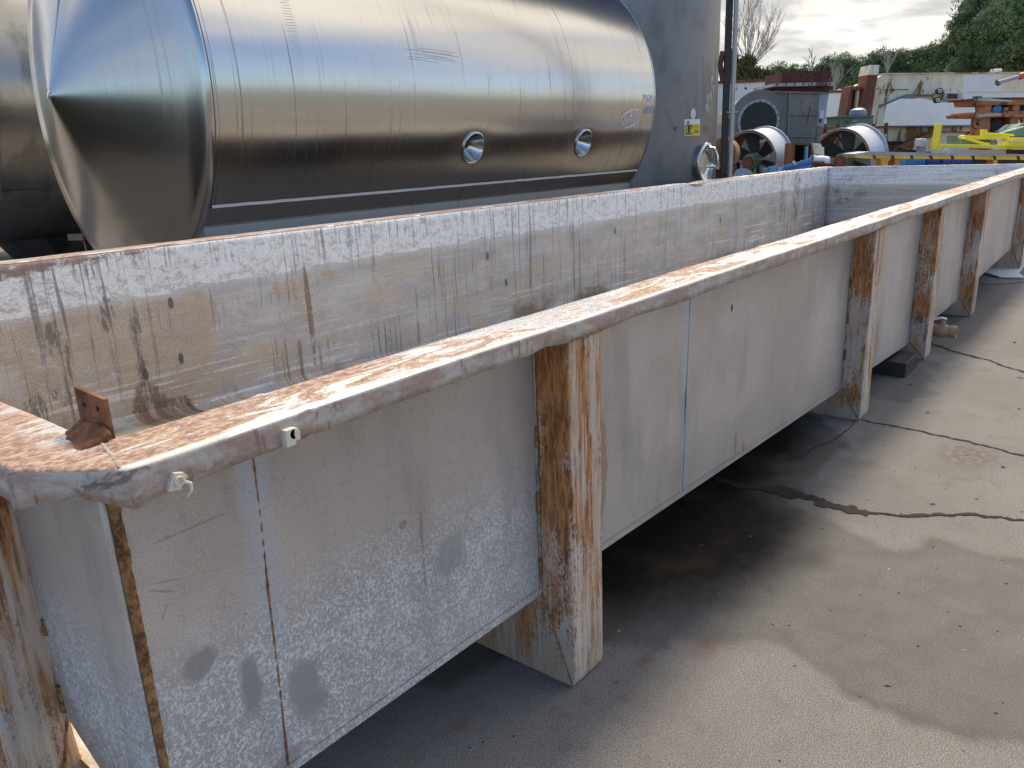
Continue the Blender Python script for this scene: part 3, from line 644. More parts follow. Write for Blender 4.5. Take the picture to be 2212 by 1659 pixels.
for sx, rr, mt in ((.776+.022, .0032, 'orust'), (2.67+.035, .0022, 'weld')):
    bead([(sx+.012, D_-.0005+buck(sx, .9), 1.13), (sx, D_-.0005+buck(sx, .5), .72), (sx-.012, D_-.0005+buck(sx, .1), interp(BOT, sx))], rr*1.1, 'panel_weld', mt, sx)

# ribs: a post outside the wall turning under the trough as a beam
def rib_front(x0, w_=.166, seed=0):
    zb = interp(BOT, x0+.08); b = MB(); hb = zb-.004; y0 = .003; ye = yb(x0)+.12
    prof = [(y0, 1.135), (y0, .03), (y0+.006, .004), (y0+.03, 0.0), (ye, 0.0), (ye, 1.13), (ye-.11, 1.13), (ye-.11, interp(BBK, x0)-.006), (D_+.004, hb), (D_-.001, hb+.02), (D_-.001, 1.135)]
    # outline in the y-z plane, beam under the tank kept below it
    vsA = [(x0, y, z) for y, z in prof]; b.prism(vsA, (w_, 0, 0))
    o = b.build('rib', 'rib', T, bevel=.007)
    o.modifiers['bevel'].segments = 3
    # mitre weld on the side and stitch welds along the wall
    bb = MB()
    wl = bead([(x0-.001, D_-.004, hb+.01), (x0-.001, .012, .012)], .0035, 'mitre_weld', 'orust', seed+3)
    wl.parent = o
    bead([(x0-.004, D_-.003, hb+.02), (x0-.004, D_-.003, 1.13)], .0045, 'rib_weld', 'weld', seed+7).parent = o
    k = 0
    for zc in (.40, .62, .83): 
        bead([(x0-.006, D_-.006, zc-.035), (x0-.006, D_-.006, zc+.035)], .0065, 'stitch_weld', 'orust', seed+k).parent = o; k += 1
    cap = bead([(x0+.002, -.002, 1.136), (x0+w_-.002, -.002, 1.136)], .005, 'cap_weld', 'orust', seed+11); cap.parent = o
    return o
for k, (x0, w_) in enumerate(((1.737, .168), (4.752, .17), (6.385, .17), (8.165, .165), (11.2, .17))): rib_front(x0, w_, k*4.7)
# rib on the close end
b = MB(); x0, x1 = .395, XE-.001
prof = [(x0, 1.125), (x0, .03), (x0+.006, .004), (x0+.03, 0), (3.0, 0), (3.0, .10), (1.4, .10), (x1+.004, .315), (x1, .40), (x1, 1.125)]
b.prism([(x, .566, z) for x, z in prof], (0, .17, 0)); r_end = b.build('rib', 'rib', T, bevel=.007)
bead([(XE-.004, .563, .46), (XE-.004, .563, 1.11)], .006, 'rib_weld', 'weld', 31).parent = r_end
bead([(XE-.008, .560, .46), (XE-.006, .560, .53)], .012, 'stitch_weld', 'orust', 33).parent = r_end
bead([(XE-.008, .560, .66), (XE-.006, .560, .70)], .010, 'stitch_weld', 'orust', 35).parent = r_end
bead([(XE-.002, .564, .46), (x0+.012, .564, .012)], .004, 'mitre_weld', 'orust', 34).parent = r_end

# rusty bracket on the corner
b = MB(); z0 = H+.004
pl = [(.562, .150, z0-.004), (.585, .300, z0-.004), (.578, .318, z0+.10), (.556, .165, z0+.098)]
base_ = Vector((.53, .17, H)); 
def quadplate(p, th):
    p = [Vector(q) for q in p]; nrm = (p[1]-p[0]).cross(p[3]-p[0]).normalized(); b.prism(p, nrm*th)
PB = [at_plane for at_plane in ()]
def onx(px, py, x):                    # where a measured direction meets the plane x = const
    d_ = ray(px, py); return CAM+d_*((x-CAM.x)/d_.x)
def onz(px, py, z): d_ = ray(px, py); return CAM+d_*((z-CAM.z)/d_.z)
p0 = onz(240, 952, H); p1 = onz(173, 908, H+.02); d_pl = Vector((p1.x-p0.x, p1.y-p0.y, 0)); 
p3 = Vector((p0.x, p0.y, 1.262+.0)); 
# height from the measured top corners at the same plan position
def hgt(px, py, P): d_ = ray(px, py); k = math.hypot(P.x-CAM.x, P.y-CAM.y)/math.hypot(d_.x, d_.y); return CAM.z+d_.z*k
p0.z = H-.002; p1.z = H-.002
q0 = Vector((p0.x, p0.y, hgt(229, 862, p0))); q1 = Vector((p1.x, p1.y, hgt(165, 835, p1)))
nrm = (p1-p0).cross(Vector((0, 0, 1))).normalized()
if nrm.x < 0: nrm = -nrm
b.prism([p0, p1, q1, q0], nrm*.009)
br = b.build('bracket', 'rust', T, bevel=.0015)
b = MB()
cen = (p0+p1)/2; dirn = (p1-p0).normalized()
P_ = [p0-nrm*.002-dirn*.004, p1+dirn*.01, p1+dirn*.02-nrm*.035, p0-nrm*.085+dirn*.035, p0-nrm*.05-dirn*.012]
ring0 = [Vector((p.x, p.y, H+.001)) for p in P_]; n5 = len(ring0)
g = 18; vs = []; fs = []
for i in range(g+1):
    for j in range(g+1):
        u, v = i/g, j/g
        a_ = p0.lerp(p1, u)-dirn*.008*(1-u)+dirn*.012*u; e_ = a_-nrm*(.082-.045*u)*v
        hh = .026*(1-v)**2.2*(1-.2*u)+.009*abs(fbm((e_.x*45, e_.y*45, 2), 4))*math.sin(PI*min(1, v*1.1+.05))
        hh *= min(1, 8*min(u, 1-u)+.25)*min(1, (1-v)*6)
        vs.append(Vector((e_.x+.004*fbm((u*5, v*5, 1)), e_.y+.004*fbm((u*5, v*5, 8)), H-.001+hh)))
for i in range(g):
    for j in range(g): fs.append((i*(g+1)+j, (i+1)*(g+1)+j, (i+1)*(g+1)+j+1, i*(g+1)+j+1))
b.add(vs, fs); bw = b.build('rust_scale', 'rust', T, smooth=True, solid=-.003); bw.parent = br; bw.location = (0, 0, 0)
bb = MB()
for q in ((.25, .45), (.72, .45)):
    p = p0.lerp(p1, q[0]); p = Vector((p.x, p.y, H+.055))-nrm*.0006; bb = MB(); bb.lathe([(0, .0045), (.0012, .0042), (.0012, .0001)], p, -nrm, 10); bh = bb.build('bolt_hole', 'hole', T); bh.parent = br

# pale plastic remains clamped on the skirt
def clip(x, z, kind):
    b = MB()
    if kind == 0:
        pts = [(-.018, -.012), (-.004, .016), (.012, .012), (.019, .002), (.010, -.004), (.004, -.016), (-.010, -.014)]
        b.prism([(x+a, -.002, z+c_) for a, c_ in pts], (0, -.012, 0))
        b.lathe([(0, .009), (.006, .009), (.006, .006), (0, .005)], (x+.002, -.012, z), (0, -1, 0), 16)
        b.tube([(x+.012, -.008, z-.006), (x+.022, -.012, z-.012), (x+.021, -.014, z-.024), (x+.012, -.012, z-.034)], .005, 6, .0015)
    else:
        b.box((x-.014, -.018, z-.018), (x+.008, -.001, z+.016)); b.box((x+.004, -.016, z-.012), (x+.020, -.004, z+.006))
        b.lathe([(0, .012), (.012, .012), (.012, .002)], (x+.006, -.006, z+.004), (0, -1, 0), 14)
    return b.build('cable_clip', 'plastic', T, bevel=.002)
clip(.582, 1.142, 0); clip(.809, 1.150, 1)
bb = MB(); bb.lathe([(0, .006), (.004, .005), (.004, .0001)], (1.62, 0, 1.155), (0, -1, 0), 12); bb.build('rivet', 'chrome', T)

# drain valve by the third rib
vc = Vector((6.78, -.03, .150))
b = MB(); b.lathe([(-.36, .036), (-.10, .036)], vc, (0, -1, 0), 20, cap=True); dv = b.build('drain_valve', 'brass', T, smooth=True)
b = MB(); b.lathe([(-.10, .030), (-.10, .048), (-.06, .048), (-.06, .042), (-.04, .052), (.02, .052), (.04, .042), (.05, .042), (.05, .050), (.09, .050), (.09, .036), (.05, .034), (.05, .001)], vc, (0, -1, 0), 24)
b.lathe([(0, .018), (.085, .018), (.085, .010), (.10, .010)], vc+Vector((0, .01, 0)), (0, 0, 1), 12, cap=True)
o = b.build('valve_body', 'brass', T, smooth=True); o.parent = dv
b = MB(); b.tube([vc+Vector((0, -.01, .095)), vc+Vector((-.03, .02, .108)), vc+Vector((-.10, .10, .092)), vc+Vector((-.15, .15, .06))], .011, 8); o = b.build('valve_lever', 'chrome', T); o.parent = dv

# timber block under the third rib
b = MB(); b.box((5.83, .008, .0), (6.16, .42, .105)); o = b.build('timber_block', 'wood', None, bevel=.006)
setp(o, 'short black wet timber block lying under the trough beside its third outer rib', 'block')
b = MB(); pts = [(10.55, -.12), (10.9, -.02), (11.5, .0), (12.4, -.05), (12.5, .25), (11.3, .45), (10.8, .35), (10.5, .12)]
b.prism([(x, y, .006) for x, y in pts], (0, 0, .02)); o = b.build('plastic_sheet', 'puddle', None, bevel=.006)
setp(o, 'white plastic sheet lying flat on the concrete beneath the far end of the trough', 'sheet')
#PART2
# ------------------------------------------------------------ big horizontal tank with a low cone end
th = -.036; AX = Vector((math.cos(th), math.sin(th), 0)); TC = Vector((3.667, 6.381, 2.241)); TR = 1.741; TL = 6.555; CA = .518
SIDE = Vector((AX.y, -AX.x, 0)); ZU = Vector((0, 0, 1))
HT = thing('horizontal_tank', 'huge shiny stainless steel cylinder lying on its side with a pointed cone end', 'tank', (TC.x, TC.y, 0))
def cyl_pt(s, phi, dr=0.): return TC+AX*s+(SIDE*math.cos(phi)+ZU*math.sin(phi))*(TR+dr)
# shell sheet with openings for the two recessed ports
PORTS = []
for px, py in ((1023, 320), (1261, 309)):
    d_ = ray(px, py); 
    # meet the ray with the shell
    o_ = CAM-TC; dd = d_-AX*d_.dot(AX); oo = o_-AX*o_.dot(AX); A_ = dd.dot(dd); B_ = 2*dd.dot(oo); C_ = oo.dot(oo)-TR*TR
    k = (-B_-math.sqrt(B_*B_-4*A_*C_))/(2*A_); P = CAM+d_*k; s_ = (P-TC).dot(AX); q = P-TC-AX*s_; PORTS.append((s_, math.atan2(q.z, q.dot(SIDE))))
PR = .168
def shell_mesh():
    ns, na = 330, 400; V = []; F = []
    def dmp(s, a):
        r = 0
        for (ps, pa) in PORTS:
            rr = math.hypot(s-ps, (a-pa)*TR); r -= .012*math.exp(-(rr/.22)**2)
        r += .004*fbm((s*.9, math.cos(a)*1.3, math.sin(a)*1.3), 2)
        return r
    for j in range(na):
        a = 2*PI*j/na
        for i in range(ns+1):
            s = TL*i/ns; V.append(cyl_pt(s, a, dmp(s, a if a < PI else a-2*PI)))
    for j in range(na):
        a = 2*PI*(j+.5)/na; a = a if a < PI else a-2*PI
        for i in range(ns):
            s = TL*(i+.5)/ns
            if any(math.hypot(s-ps, (a-pa)*TR) < PR-.02 for ps, pa in PORTS): continue
            k = (j+1) % na; F.append((j*(ns+1)+i, j*(ns+1)+i+1, k*(ns+1)+i+1, k*(ns+1)+i))
    b = MB(); b.add(V, F); return b
shell_mesh().build('shell', 'shell', HT, smooth=True)
b = MB(); b.lathe([(-CA, .03)]+[(-CA*(1-k/14), .03+(TR-.03-.02)*k/14) for k in range(1, 14)]+[(-.035, TR-.045), (-.012, TR-.008), (.004, TR+.003)], TC, AX, 256)
b.build('cone_end', 'cone', HT, smooth=True, auto=50)
b = MB(); b.lathe([(-CA-.012, .001), (-CA-.010, .03), (-CA+.004, .038)], TC, AX, 24); b.build('nose_cap', 'chrome', HT, smooth=True)
b = MB(); b.lathe([(0, TR), (.10, TR-.06), (.30, TR*.75), (.42, TR*.4), (.46, .001)], TC+AX*TL, AX, 96); b.build('far_end', 'shell', HT, smooth=True)
b = MB(); b.lathe([(-.006, TR+.001), (-.004, TR+.006), (.003, TR+.006), (.005, TR+.001)], TC+AX*.02, AX, 200); b.lathe([(-.004, TR+.001), (0, TR+.004), (.004, TR+.001)], TC+AX*.055, AX, 200); b.build('end_seam', 'dsteel', HT, smooth=True)
b = MB(); b.lathe([(-.006, TR-.003), (-.004, TR+.007), (.006, TR+.006), (.008, TR+.0)], TC+AX*TL, AX, 200); b.build('end_seam', 'chrome', HT, smooth=True)
# radial seams of the cone
for ang in (PI/2+.02,):
    b = MB(); b.tube([TC-AX*(CA-.01)+(SIDE*math.cos(ang)+ZU*math.sin(ang))*.04, TC+(SIDE*math.cos(ang)+ZU*math.sin(ang))*(TR-.03)-AX*.02], .006, 6); b.build('cone_seam', 'chrome', HT)
# sealant trim line and the skirt beneath it
PH = -.58
b = MB()
for i in range(60):
    s0, s1 = .03+(TL-.03)*i/60, .03+(TL-.03)*(i+1)/60; j0 = .003*fbm((s0*9, 1, 1)); j1 = .003*fbm((s1*9, 1, 1))
    b.add([cyl_pt(s0, PH+.008+j0, .006), cyl_pt(s1, PH+.008+j1, .006), cyl_pt(s1, PH-.004+j1, .020), cyl_pt(s0, PH-.004+j0, .020), cyl_pt(s0, PH-.006+j0, -.01), cyl_pt(s1, PH-.006+j1, -.01)], [(0, 3, 2, 1), (3, 4, 5, 2)])
b.build('sealant_line', 'gasket', HT)
b = MB(); ss_ = TL*.0
for i in range(60):
    s0, s1 = ss_+(TL)*i/60, ss_+TL*(i+1)/60
    a0, a1 = PH-.006, PH-.16
    b.add([cyl_pt(s0, a0, .011), cyl_pt(s1, a0, .011), cyl_pt(s1, a1, .014), cyl_pt(s0, a1, .014)], [(0, 3, 2, 1)])
b.build('lower_band', 'shell', HT, smooth=True)
ptop = cyl_pt(0, PH-.118, .02); ztop = ptop.z-.0; off = (ptop-TC).dot(SIDE)
b = MB()
for s0, s1 in ((.0, 2.35), (2.354, 4.5), (4.504, TL-.02)):
    A0 = TC+AX*s0+SIDE*off; A1 = TC+AX*s1+SIDE*off; B0 = A0-SIDE*.03; B1 = A1-SIDE*.03
    z1, z0_ = ztop, .02
    b.prism([(A0.x, A0.y, z0_), (A1.x, A1.y, z0_), (A1.x, A1.y, z1), (A0.x, A0.y, z1)], -SIDE*.012)
b.build('skirt_plate', 'skirt', HT)
b = MB()
e0 = TC+AX*.0+SIDE*off
b.prism([(e0.x, e0.y, .02), (e0.x, e0.y, ztop), tuple(TC+AX*.0+SIDE*(off-.5)+ZU*(ztop-TC.z-.35)), tuple(Vector((TC.x, TC.y, .02))+SIDE*(off-.5))], -AX*.012)
b.build('skirt_end', 'skirt', HT)
for s_ in (1.0, 5.4):
    b = MB(); c0 = TC+AX*s_; b.frame_box((c0.x, c0.y, .32), AX, SIDE, ZU, .25, 1.9, .62); b.build('saddle', 'dsteel', HT)
for ps, pa in PORTS:
    c0 = cyl_pt(ps, pa, 0); nrm = SIDE*math.cos(pa)+ZU*math.sin(pa); b = MB()
    b.lathe([(-.012, PR+.006), (.004, PR+.004), (.010, PR-.006), (.006, PR-.016), (-.02, PR-.026), (-.10, .085), (-.13, .062), (-.135, .055), (-.15, .050), (-.15, .001)], c0, nrm, 64); po = b.build('recessed_port', 'chrome', HT, smooth=True, auto=30)
    if ps < 4.5:
        b = MB(); b.lathe([(-.15, .032), (-.10, .032), (-.10, .020), (-.095, .001)], c0, nrm, 6); u_ = AX*.8+nrm.cross(AX)*.6
        b.tube([c0-nrm*.10-u_*.04, c0-nrm*.09, c0-nrm*.10+u_*.04], .012, 6); o = b.build('drain_plug', 'dsteel', HT)
    else:
        b = MB(); b.lathe([(-.149, .036), (-.125, .034), (-.125, .026), (-.148, .024), (-.148, .001)], c0, nrm, 20); o = b.build('port_hole', 'hole', HT)
    o.parent = po
# short marks hand written on the shell
STROKES = {
 '2': [[(0, .8), (.15, 1), (.45, 1), (.55, .75), (.4, .45), (0, 0), (.6, .02)]], '4': [[(.1, 1), (0, .45), (.55, .42)], [(.45, .95), (.42, 0)]],
 '6': [[(.45, 1), (.1, .6), (.05, .2), (.25, 0), (.5, .15), (.45, .42), (.1, .4)]], '0': [[(.3, 1), (.05, .6), (.1, .1), (.35, 0), (.55, .4), (.5, .85), (.3, 1)]],
 '5': [[(.55, 1), (.15, .98), (.08, .55), (.4, .6), (.55, .3), (.35, .02), (.02, .08)]], '1': [[(.05, .75), (.3, 1), (.3, 0)], [(.08, 0), (.52, 0)]],
 '7': [[(0, 1), (.55, 1), (.2, 0)], [(.1, .5), (.45, .52)]], 'N': [[(0, 0), (.08, 1), (.5, 0), (.6, 1)]], 'o': [[(.1, 1), (0, .85), (.1, .7), (.22, .85), (.1, 1)], [(.0, .55), (.25, .55)]],
 '9': [[(.5, .7), (.3, .5), (.08, .7), (.25, 1), (.5, .85), (.45, .4), (.2, 0)]], 'I': [[(.25, 1), (.25, 0)]], }
def write(mapper, text, u, v, h, r, b, adv=.78, wd=None):
    wd = wd or adv
    for ch in text:
        for stx in STROKES.get(ch, []):
            pts = []
            for (a, c_), (a2, c2_) in zip(stx, stx[1:]):
                for k in range(4): pts.append((a+(a2-a)*k/4, c_+(c2_-c_)*k/4))
            pts.append(stx[-1]); b.tube([mapper(u+a*h*wd*1.15, v+c_*h) for a, c_ in pts], r, 4)
        u += h*adv
def hit_shell(px, py):
    d_ = ray(px, py); o_ = CAM-TC; dd = d_-AX*d_.dot(AX); oo = o_-AX*o_.dot(AX); A_ = dd.dot(dd); B_ = 2*dd.dot(oo); C_ = oo.dot(oo)-TR*TR
    k = (-B_-math.sqrt(B_*B_-4*A_*C_))/(2*A_); P = CAM+d_*k; s_ = (P-TC).dot(AX); q = P-TC-AX*s_; return s_, math.atan2(q.z, q.dot(SIDE))*TR
mp = lambda u, v: cyl_pt(u, v/TR, .004)
u0_, v0_ = hit_shell(1388, 219); u1_, v1_ = hit_shell(1414, 216); hh_ = abs(hit_shell(1390, 204)[1]-v0_)
b = MB(); write(mp, '24605', u0_, v0_, hh_, .0042, b, (u1_-u0_)/5.2/hh_); b.build('chalk_number', 'chalk', HT)
u0_, v0_ = hit_shell(1345, 273); u1_, v1_ = hit_shell(1379, 264); hh_ = .15
b = MB(); write(mp, 'No', u0_, v0_, hh_, .0048, b, .8); write(mp, '127', u0_+(u1_-u0_)*.42, v0_+.01, hh_, .0048, b, (u1_-u0_)*.2/hh_); 
ring = [(1379, 238), (1366, 236), (1350, 245), (1341, 258), (1341, 270), (1350, 277), (1364, 273), (1377, 262)]
b.tube([mp(*hit_shell(*p)) for p in ring], .0055, 4); b.build('chalk_number', 'chalk', HT)
u0_, v0_ = hit_shell(1401, 237); b = MB(); b.add([mp(u0_-.13, v0_-.02), mp(u0_-.03, v0_+.045), mp(u0_+.03, v0_+.03), mp(u0_+.14, v0_+.05), mp(u0_+.10, v0_-.0), mp(u0_+.13, v0_-.045), mp(u0_-.08, v0_-.05)], [(0, 6, 1), (6, 2, 1), (6, 5, 2), (5, 4, 2), (4, 3, 2)]); b.build('torn_label', 'bluegrey', HT)
# polished test patch and scrape
b = MB(); u0_, v0_ = hit_shell(630, 60)
for k in range(46):
    v = v0_+.55-.024*k; b.add([mp(u0_-.04+.02*math.sin(k*3.1), v), mp(u0_+.05+.02*math.cos(k*2), v+.004), mp(u0_+.05, v-.001), mp(u0_-.04, v-.004)], [(0, 1, 2, 3)])
b.build('grinding_marks', 'shell', HT)
b = MB(); u0_, v0_ = hit_shell(925, 118)
for k in range(7):
    v = v0_-.05+.017*k+rnd.uniform(-.006, .006); a = rnd.uniform(-.3, -.05); c_ = rnd.uniform(.1, .45); b.tube([mp(u0_+a, v), mp(u0_+(a+c_)/2, v-.004), mp(u0_+c_, v-.02)], .0010, 3)
b.build('scrape_marks', 'skirt', HT)

# ------------------------------------------------------------ second, older tank lying behind the cone
LR = 2.52; LZ = 2.80; LY = 15.5
d_ = ray(13, 250); k = (LY-LR-CAM.y)/d_.y; LX = CAM.x+d_.x*k-.12; LL = 9.0; LC = Vector((LX, LY, LZ)); EX = Vector((1, 0, 0)); NS = Vector((0, -1, 0))
LT = thing('horizontal_tank', 'older dull steel cylinder on tapered feet behind the cone ended tank at left edge', 'tank', (LX+LL/2, LY, 0))
V = []; F = []; na = 180; ns = 60
for j in range(na):
    a = 2*PI*j/na
    for i in range(ns+1):
        s_ = LL*i/ns; rr_ = LR+.014*fbm((s_*.8, math.cos(a)*1.6, math.sin(a)*1.6), 3); V.append(LC+EX*s_+(NS*math.cos(a)+ZU*math.sin(a))*rr_)
for j in range(na):
    for i in range(ns): k = (j+1) % na; F.append((j*(ns+1)+i, j*(ns+1)+i+1, k*(ns+1)+i+1, k*(ns+1)+i))
b = MB(); b.add(V, F); b.build('shell', 'old', LT, smooth=True)
b = MB(); b.lathe([(-.62, .001), (-.60, .6), (-.50, 1.3), (-.34, 1.9), (-.15, 2.3), (0, LR)], LC, EX, 120); b.build('dished_end', 'old', LT, smooth=True)
b = MB(); b.lathe([(LL, LR), (LL+.2, 2.3), (LL+.5, 1.3), (LL+.6, .001)], LC, EX, 96); b.build('dished_end', 'old', LT, smooth=True)
for s_ in (.0, 1.55, 3.2):
    b = MB(); b.lathe([(s_-.01, LR+.002), (s_, LR+.008), (s_+.01, LR+.002)], LC, EX, 140); b.build('weld_ring', 'old', LT, smooth=True)
def lp(s_, a, dr): return LC+EX*s_+(NS*math.cos(a)+ZU*math.sin(a))*(LR+dr)
b = MB()
for i in range(40):
    s0, s1 = LL*i/40, LL*(i+1)/40; b.add([lp(s0, -.63, .012), lp(s1, -.63, .012), lp(s1, -.70, .020), lp(s0, -.70, .020), lp(s0, -.71, 0), lp(s1, -.71, 0)], [(0, 3, 2, 1), (3, 4, 5, 2)])
b.build('lower_band', 'old', LT, smooth=True)
for px in (85, 150, 260, 420):
    d_ = ray(px, 548); k = (LY-.35-CAM.y)/d_.y; xx = CAM.x+d_.x*k
    b = MB(); b.prism([(xx-.62, LY-.8, .46), (xx-.24, LY-.6, 0), (xx+.24, LY-.6, 0), (xx+.62, LY-.8, .46)], (0, .9, 0)); b.build('leg', 'dsteel', LT)
b = MB(); p = at(163, 512, 14.6); b.frame_box(p, RH, FH, ZU, .26, .05, .12); b.tube([p+RH*.05-ZU*.04, p+RH*.14-ZU*.10, p+RH*.16-ZU*.45], .014, 6); b.build('drain_bracket', 'chrome', LT)
# unseen dark box added beyond the left edge, only for the cone end to mirror
DCn = thing('cone_mirror_box', 'long dark olive box added out of view to darken the cone end reflection', 'container', (-4, 13, 0))
b = MB(); b.box((-9.5, 12.0, .15), (1.0, 14.4, 2.7)); b.build('body', paint('olive_mirror_box_paint', (.055, .065, .03), .3, (.12, .05, .03)), DCn, bevel=.02)
b = MB(); b.box((-9.6, 11.95, 2.7), (1.1, 14.5, 2.82)); b.build('top_rail', 'orust', DCn)
for x_ in (-7.6, -5.3, -3.0, -.8):
    b = MB(); b.box((x_-.05, 11.9, .2), (x_+.05, 11.998, 2.69)); b.build('post', 'rustp', DCn)
# green skip behind it
p = at(20, 480, 27)
GS = thing('green_skip', 'green steel skip on a dark base, glimpsed under the round tank at the left edge', 'skip', (p.x, p.y, 0))
c0 = Vector((p.x, p.y, 0)); b = MB(); b.frame_box(c0+ZU*.9, RH, FH, ZU, 3.6, 2, 1.1); 
b.build('body', plain('green_skip_paint', (.07, .26, .06), .5), GS, bevel=.03)
b = MB(); b.frame_box(c0+ZU*.17, RH, FH, ZU, 3.4, 1.9, .33); b.build('base', 'black', GS)
b = MB(); b.frame_box(c0+ZU*1.47, RH, FH, ZU, 3.7, 2.1, .06); b.build('top_rail', 'dsteel', GS)

# ------------------------------------------------------------ upright tank with the manhole
d_ = ray(1352, 340); d_ = Vector((d_.x, d_.y, 0)).normalized(); DT = 13.3; VC = Vector((CAM.x, CAM.y, 0))+d_*DT
de = ray(1546, 351); de = Vector((de.x, de.y, 0)).normalized(); VR = abs(d_.cross(de).z)*DT
VT = thing('upright_tank', 'tall dull grey stainless tank with an oval manhole and a yellow warning sign', 'tank', VC[:])
b = MB(); b.lathe([(.02, VR), (3.0, VR)], VC, ZU, 128); b.lathe([(3.0, VR), (8.0, VR)], VC, ZU, 128); b.build('shell', 'tall', VT, smooth=True)
b = MB(); b.lathe([(0, VR+.04), (.02, VR+.04), (.05, VR+.03), (.06, VR)], VC, ZU, 96); b.build('base_ring', 'dsteel', VT)
def hitV(px, py):
    d_ = ray(px, py); ox, oy = CAM.x-VC.x, CAM.y-VC.y; A_ = d_.x**2+d_.y**2; B_ = 2*(ox*d_.x+oy*d_.y); C_ = ox*ox+oy*oy-VR*VR
    disc = max(0, B_*B_-4*A_*C_); k = (-B_-math.sqrt(disc))/(2*A_); P = CAM+d_*k; return math.atan2(P.y-VC.y, P.x-VC.x), P.z
def vp_(a, z, dr=0.): return Vector((VC.x+math.cos(a)*(VR+dr), VC.y+math.sin(a)*(VR+dr), z))
am, zm = hitV(1519, 355)
def oval(n, ra, rz, dr, bulge=0): return [vp_(am+ra*math.cos(2*PI*k/n)/VR, zm+rz*math.sin(2*PI*k/n), dr) for k in range(n)]
b = MB(); n = 48; rows = [oval(n, .235, .315, 0.0), oval(n, .235, .315, .055), oval(n, .225, .305, .075), oval(n, .195, .275, .078), oval(n, .185, .262, .06), oval(n, .18, .255, .0)]
b.add([p for r in rows for p in r], [(i*n+k, i*n+(k+1) % n, (i+1)*n+(k+1) % n, (i+1)*n+k) for i in range(len(rows)-1) for k in range(n)]); mh = b.build('manhole', 'chrome', VT, smooth=True, auto=50)
b = MB(); rows = [oval(n, .185, .26, .02), oval(n, .165, .235, .035), oval(n, .15, .21, .012), oval(n, .10, .14, .006), oval(n, .01, .01, .010)]
b.add([p for r in rows for p in r], [(i*n+k, i*n+(k+1) % n, (i+1)*n+(k+1) % n, (i+1)*n+k) for i in range(len(rows)-1) for k in range(n)]); o = b.build('manhole_lid', 'chrome', VT, smooth=True, auto=70); o.parent = mh
nr = (vp_(am, 0, 1)-vp_(am, 0, 0)).normalized(); tg = Vector((-nr.y, nr.x, 0))
cm = vp_(am, zm, .07)
b = MB(); b.tube([cm+tg*.03+ZU*.24+nr*.0, cm+tg*.06+ZU*.22+nr*.07, cm+tg*.08+ZU*.12+nr*.11, cm+tg*.09-ZU*.0+nr*.12, cm+tg*.10-ZU*.05+nr*.12], .022, 8)
o = b.build('clamp_arm', 'chrome', VT, smooth=True); o.parent = mh
b = MB(); b.tube([cm-tg*.05+nr*.0-ZU*.04, cm+tg*.20+nr*.10-ZU*.04], .014, 8); b.lathe([(0, .035), (.05, .035)], cm+tg*.10+nr*.09-ZU*.05, nr, 10, cap=True)
b.tube([cm+tg*.12+nr*.15-ZU*.05, cm+tg*.30+nr*.22-ZU*.18], .012, 6); b.tube([cm+tg*.12+nr*.15-ZU*.05, cm+tg*.24+nr*.18+ZU*.10], .010, 6); o = b.build('clamp_screw', 'chrome', VT, smooth=True); o.parent = mh
# sign
a1, z1 = hitV(1477.5, 294); a2, z2 = hitV(1511, 293); _, z3 = hitV(1494, 257.5); ssw = (a2-a1)
wS = abs(ssw)*VR; hS = z3-z1; sg = 1 if ssw > 0 else -1
def sp(u, v, dr=.004): return vp_(a1+sg*u*wS/VR, z1+v*hS, dr)
def spoly(pts, name, mat, par, dr, sub=8):
    b = MB(); b.add([sp(u, v, dr) for u, v in pts], [list(range(len(pts)))]); o = b.build(name, mat, par or VT); 
    return o
def sgrid(u0, u1, v0, v1, name, mat, par, dr):
    b = MB()
    for i in range(8):
        a, c_ = u0+(u1-u0)*i/8, u0+(u1-u0)*(i+1)/8; b.add([sp(a, v0, dr), sp(c_, v0, dr), sp(c_, v1, dr), sp(a, v1, dr)], [(0, 1, 2, 3)])
    o = b.build(name, mat, VT, solid=.001); 
    if par: o.parent = par
    return o
sn = sgrid(0, 1, 0, 1, 'warning_sign', 'signw', None, .004)
sgrid(.03, .97, .03, .70, 'sign_field', 'signy', sn, .008)
b = MB()
def ln(p, q, w, dr=.011):
    (x1_, y1_), (x2_, y2_) = p, q; L = math.hypot((x2_-x1_)*wS, (y2_-y1_)*hS); nx_, ny_ = -(y2_-y1_)*hS/L*w/wS, (x2_-x1_)*wS/L*w/hS
    b.add([sp(x1_+nx_, y1_+ny_, dr), sp(x2_+nx_, y2_+ny_, dr), sp(x2_-nx_, y2_-ny_, dr), sp(x1_-nx_, y1_-ny_, dr)], [(0, 1, 2, 3)])
k = .006*wS/.16
for p, q in (((.09, .10), (.09, .64)), ((.09, .64), (.46, .64)), ((.46, .64), (.46, .50)), ((.46, .22), (.46, .10)), ((.46, .10), (.09, .10))): ln(p, q, k*.45)
for p, q, w_ in (((.20, .47), (.30, .36), 1.6), ((.18, .50), (.24, .60), .8), ((.24, .60), (.36, .58), .7), ((.30, .36), (.22, .28), 1.3), ((.22, .28), (.34, .27), 1.), ((.34, .27), (.30, .15), .9), ((.22, .28), (.20, .15), .9), ((.16, .145), (.24, .145), .7), ((.30, .40), (.40, .45), .7), ((.40, .45), (.43, .60), .6), ((.22, .50), (.30, .47), 1.2)): ln(p, q, k*w_)
b.add([sp(.28+.05*math.cos(i*PI/4), .535+.05*math.sin(i*PI/4), .011) for i in range(8)], [list(range(8))])
for p, q in (((.165, .74), (.20, .92)), ((.20, .92), (.235, .74)), ((.165, .74), (.235, .74))): ln(p, q, k*.45)
ln((.20, .78), (.20, .86), k*.3)
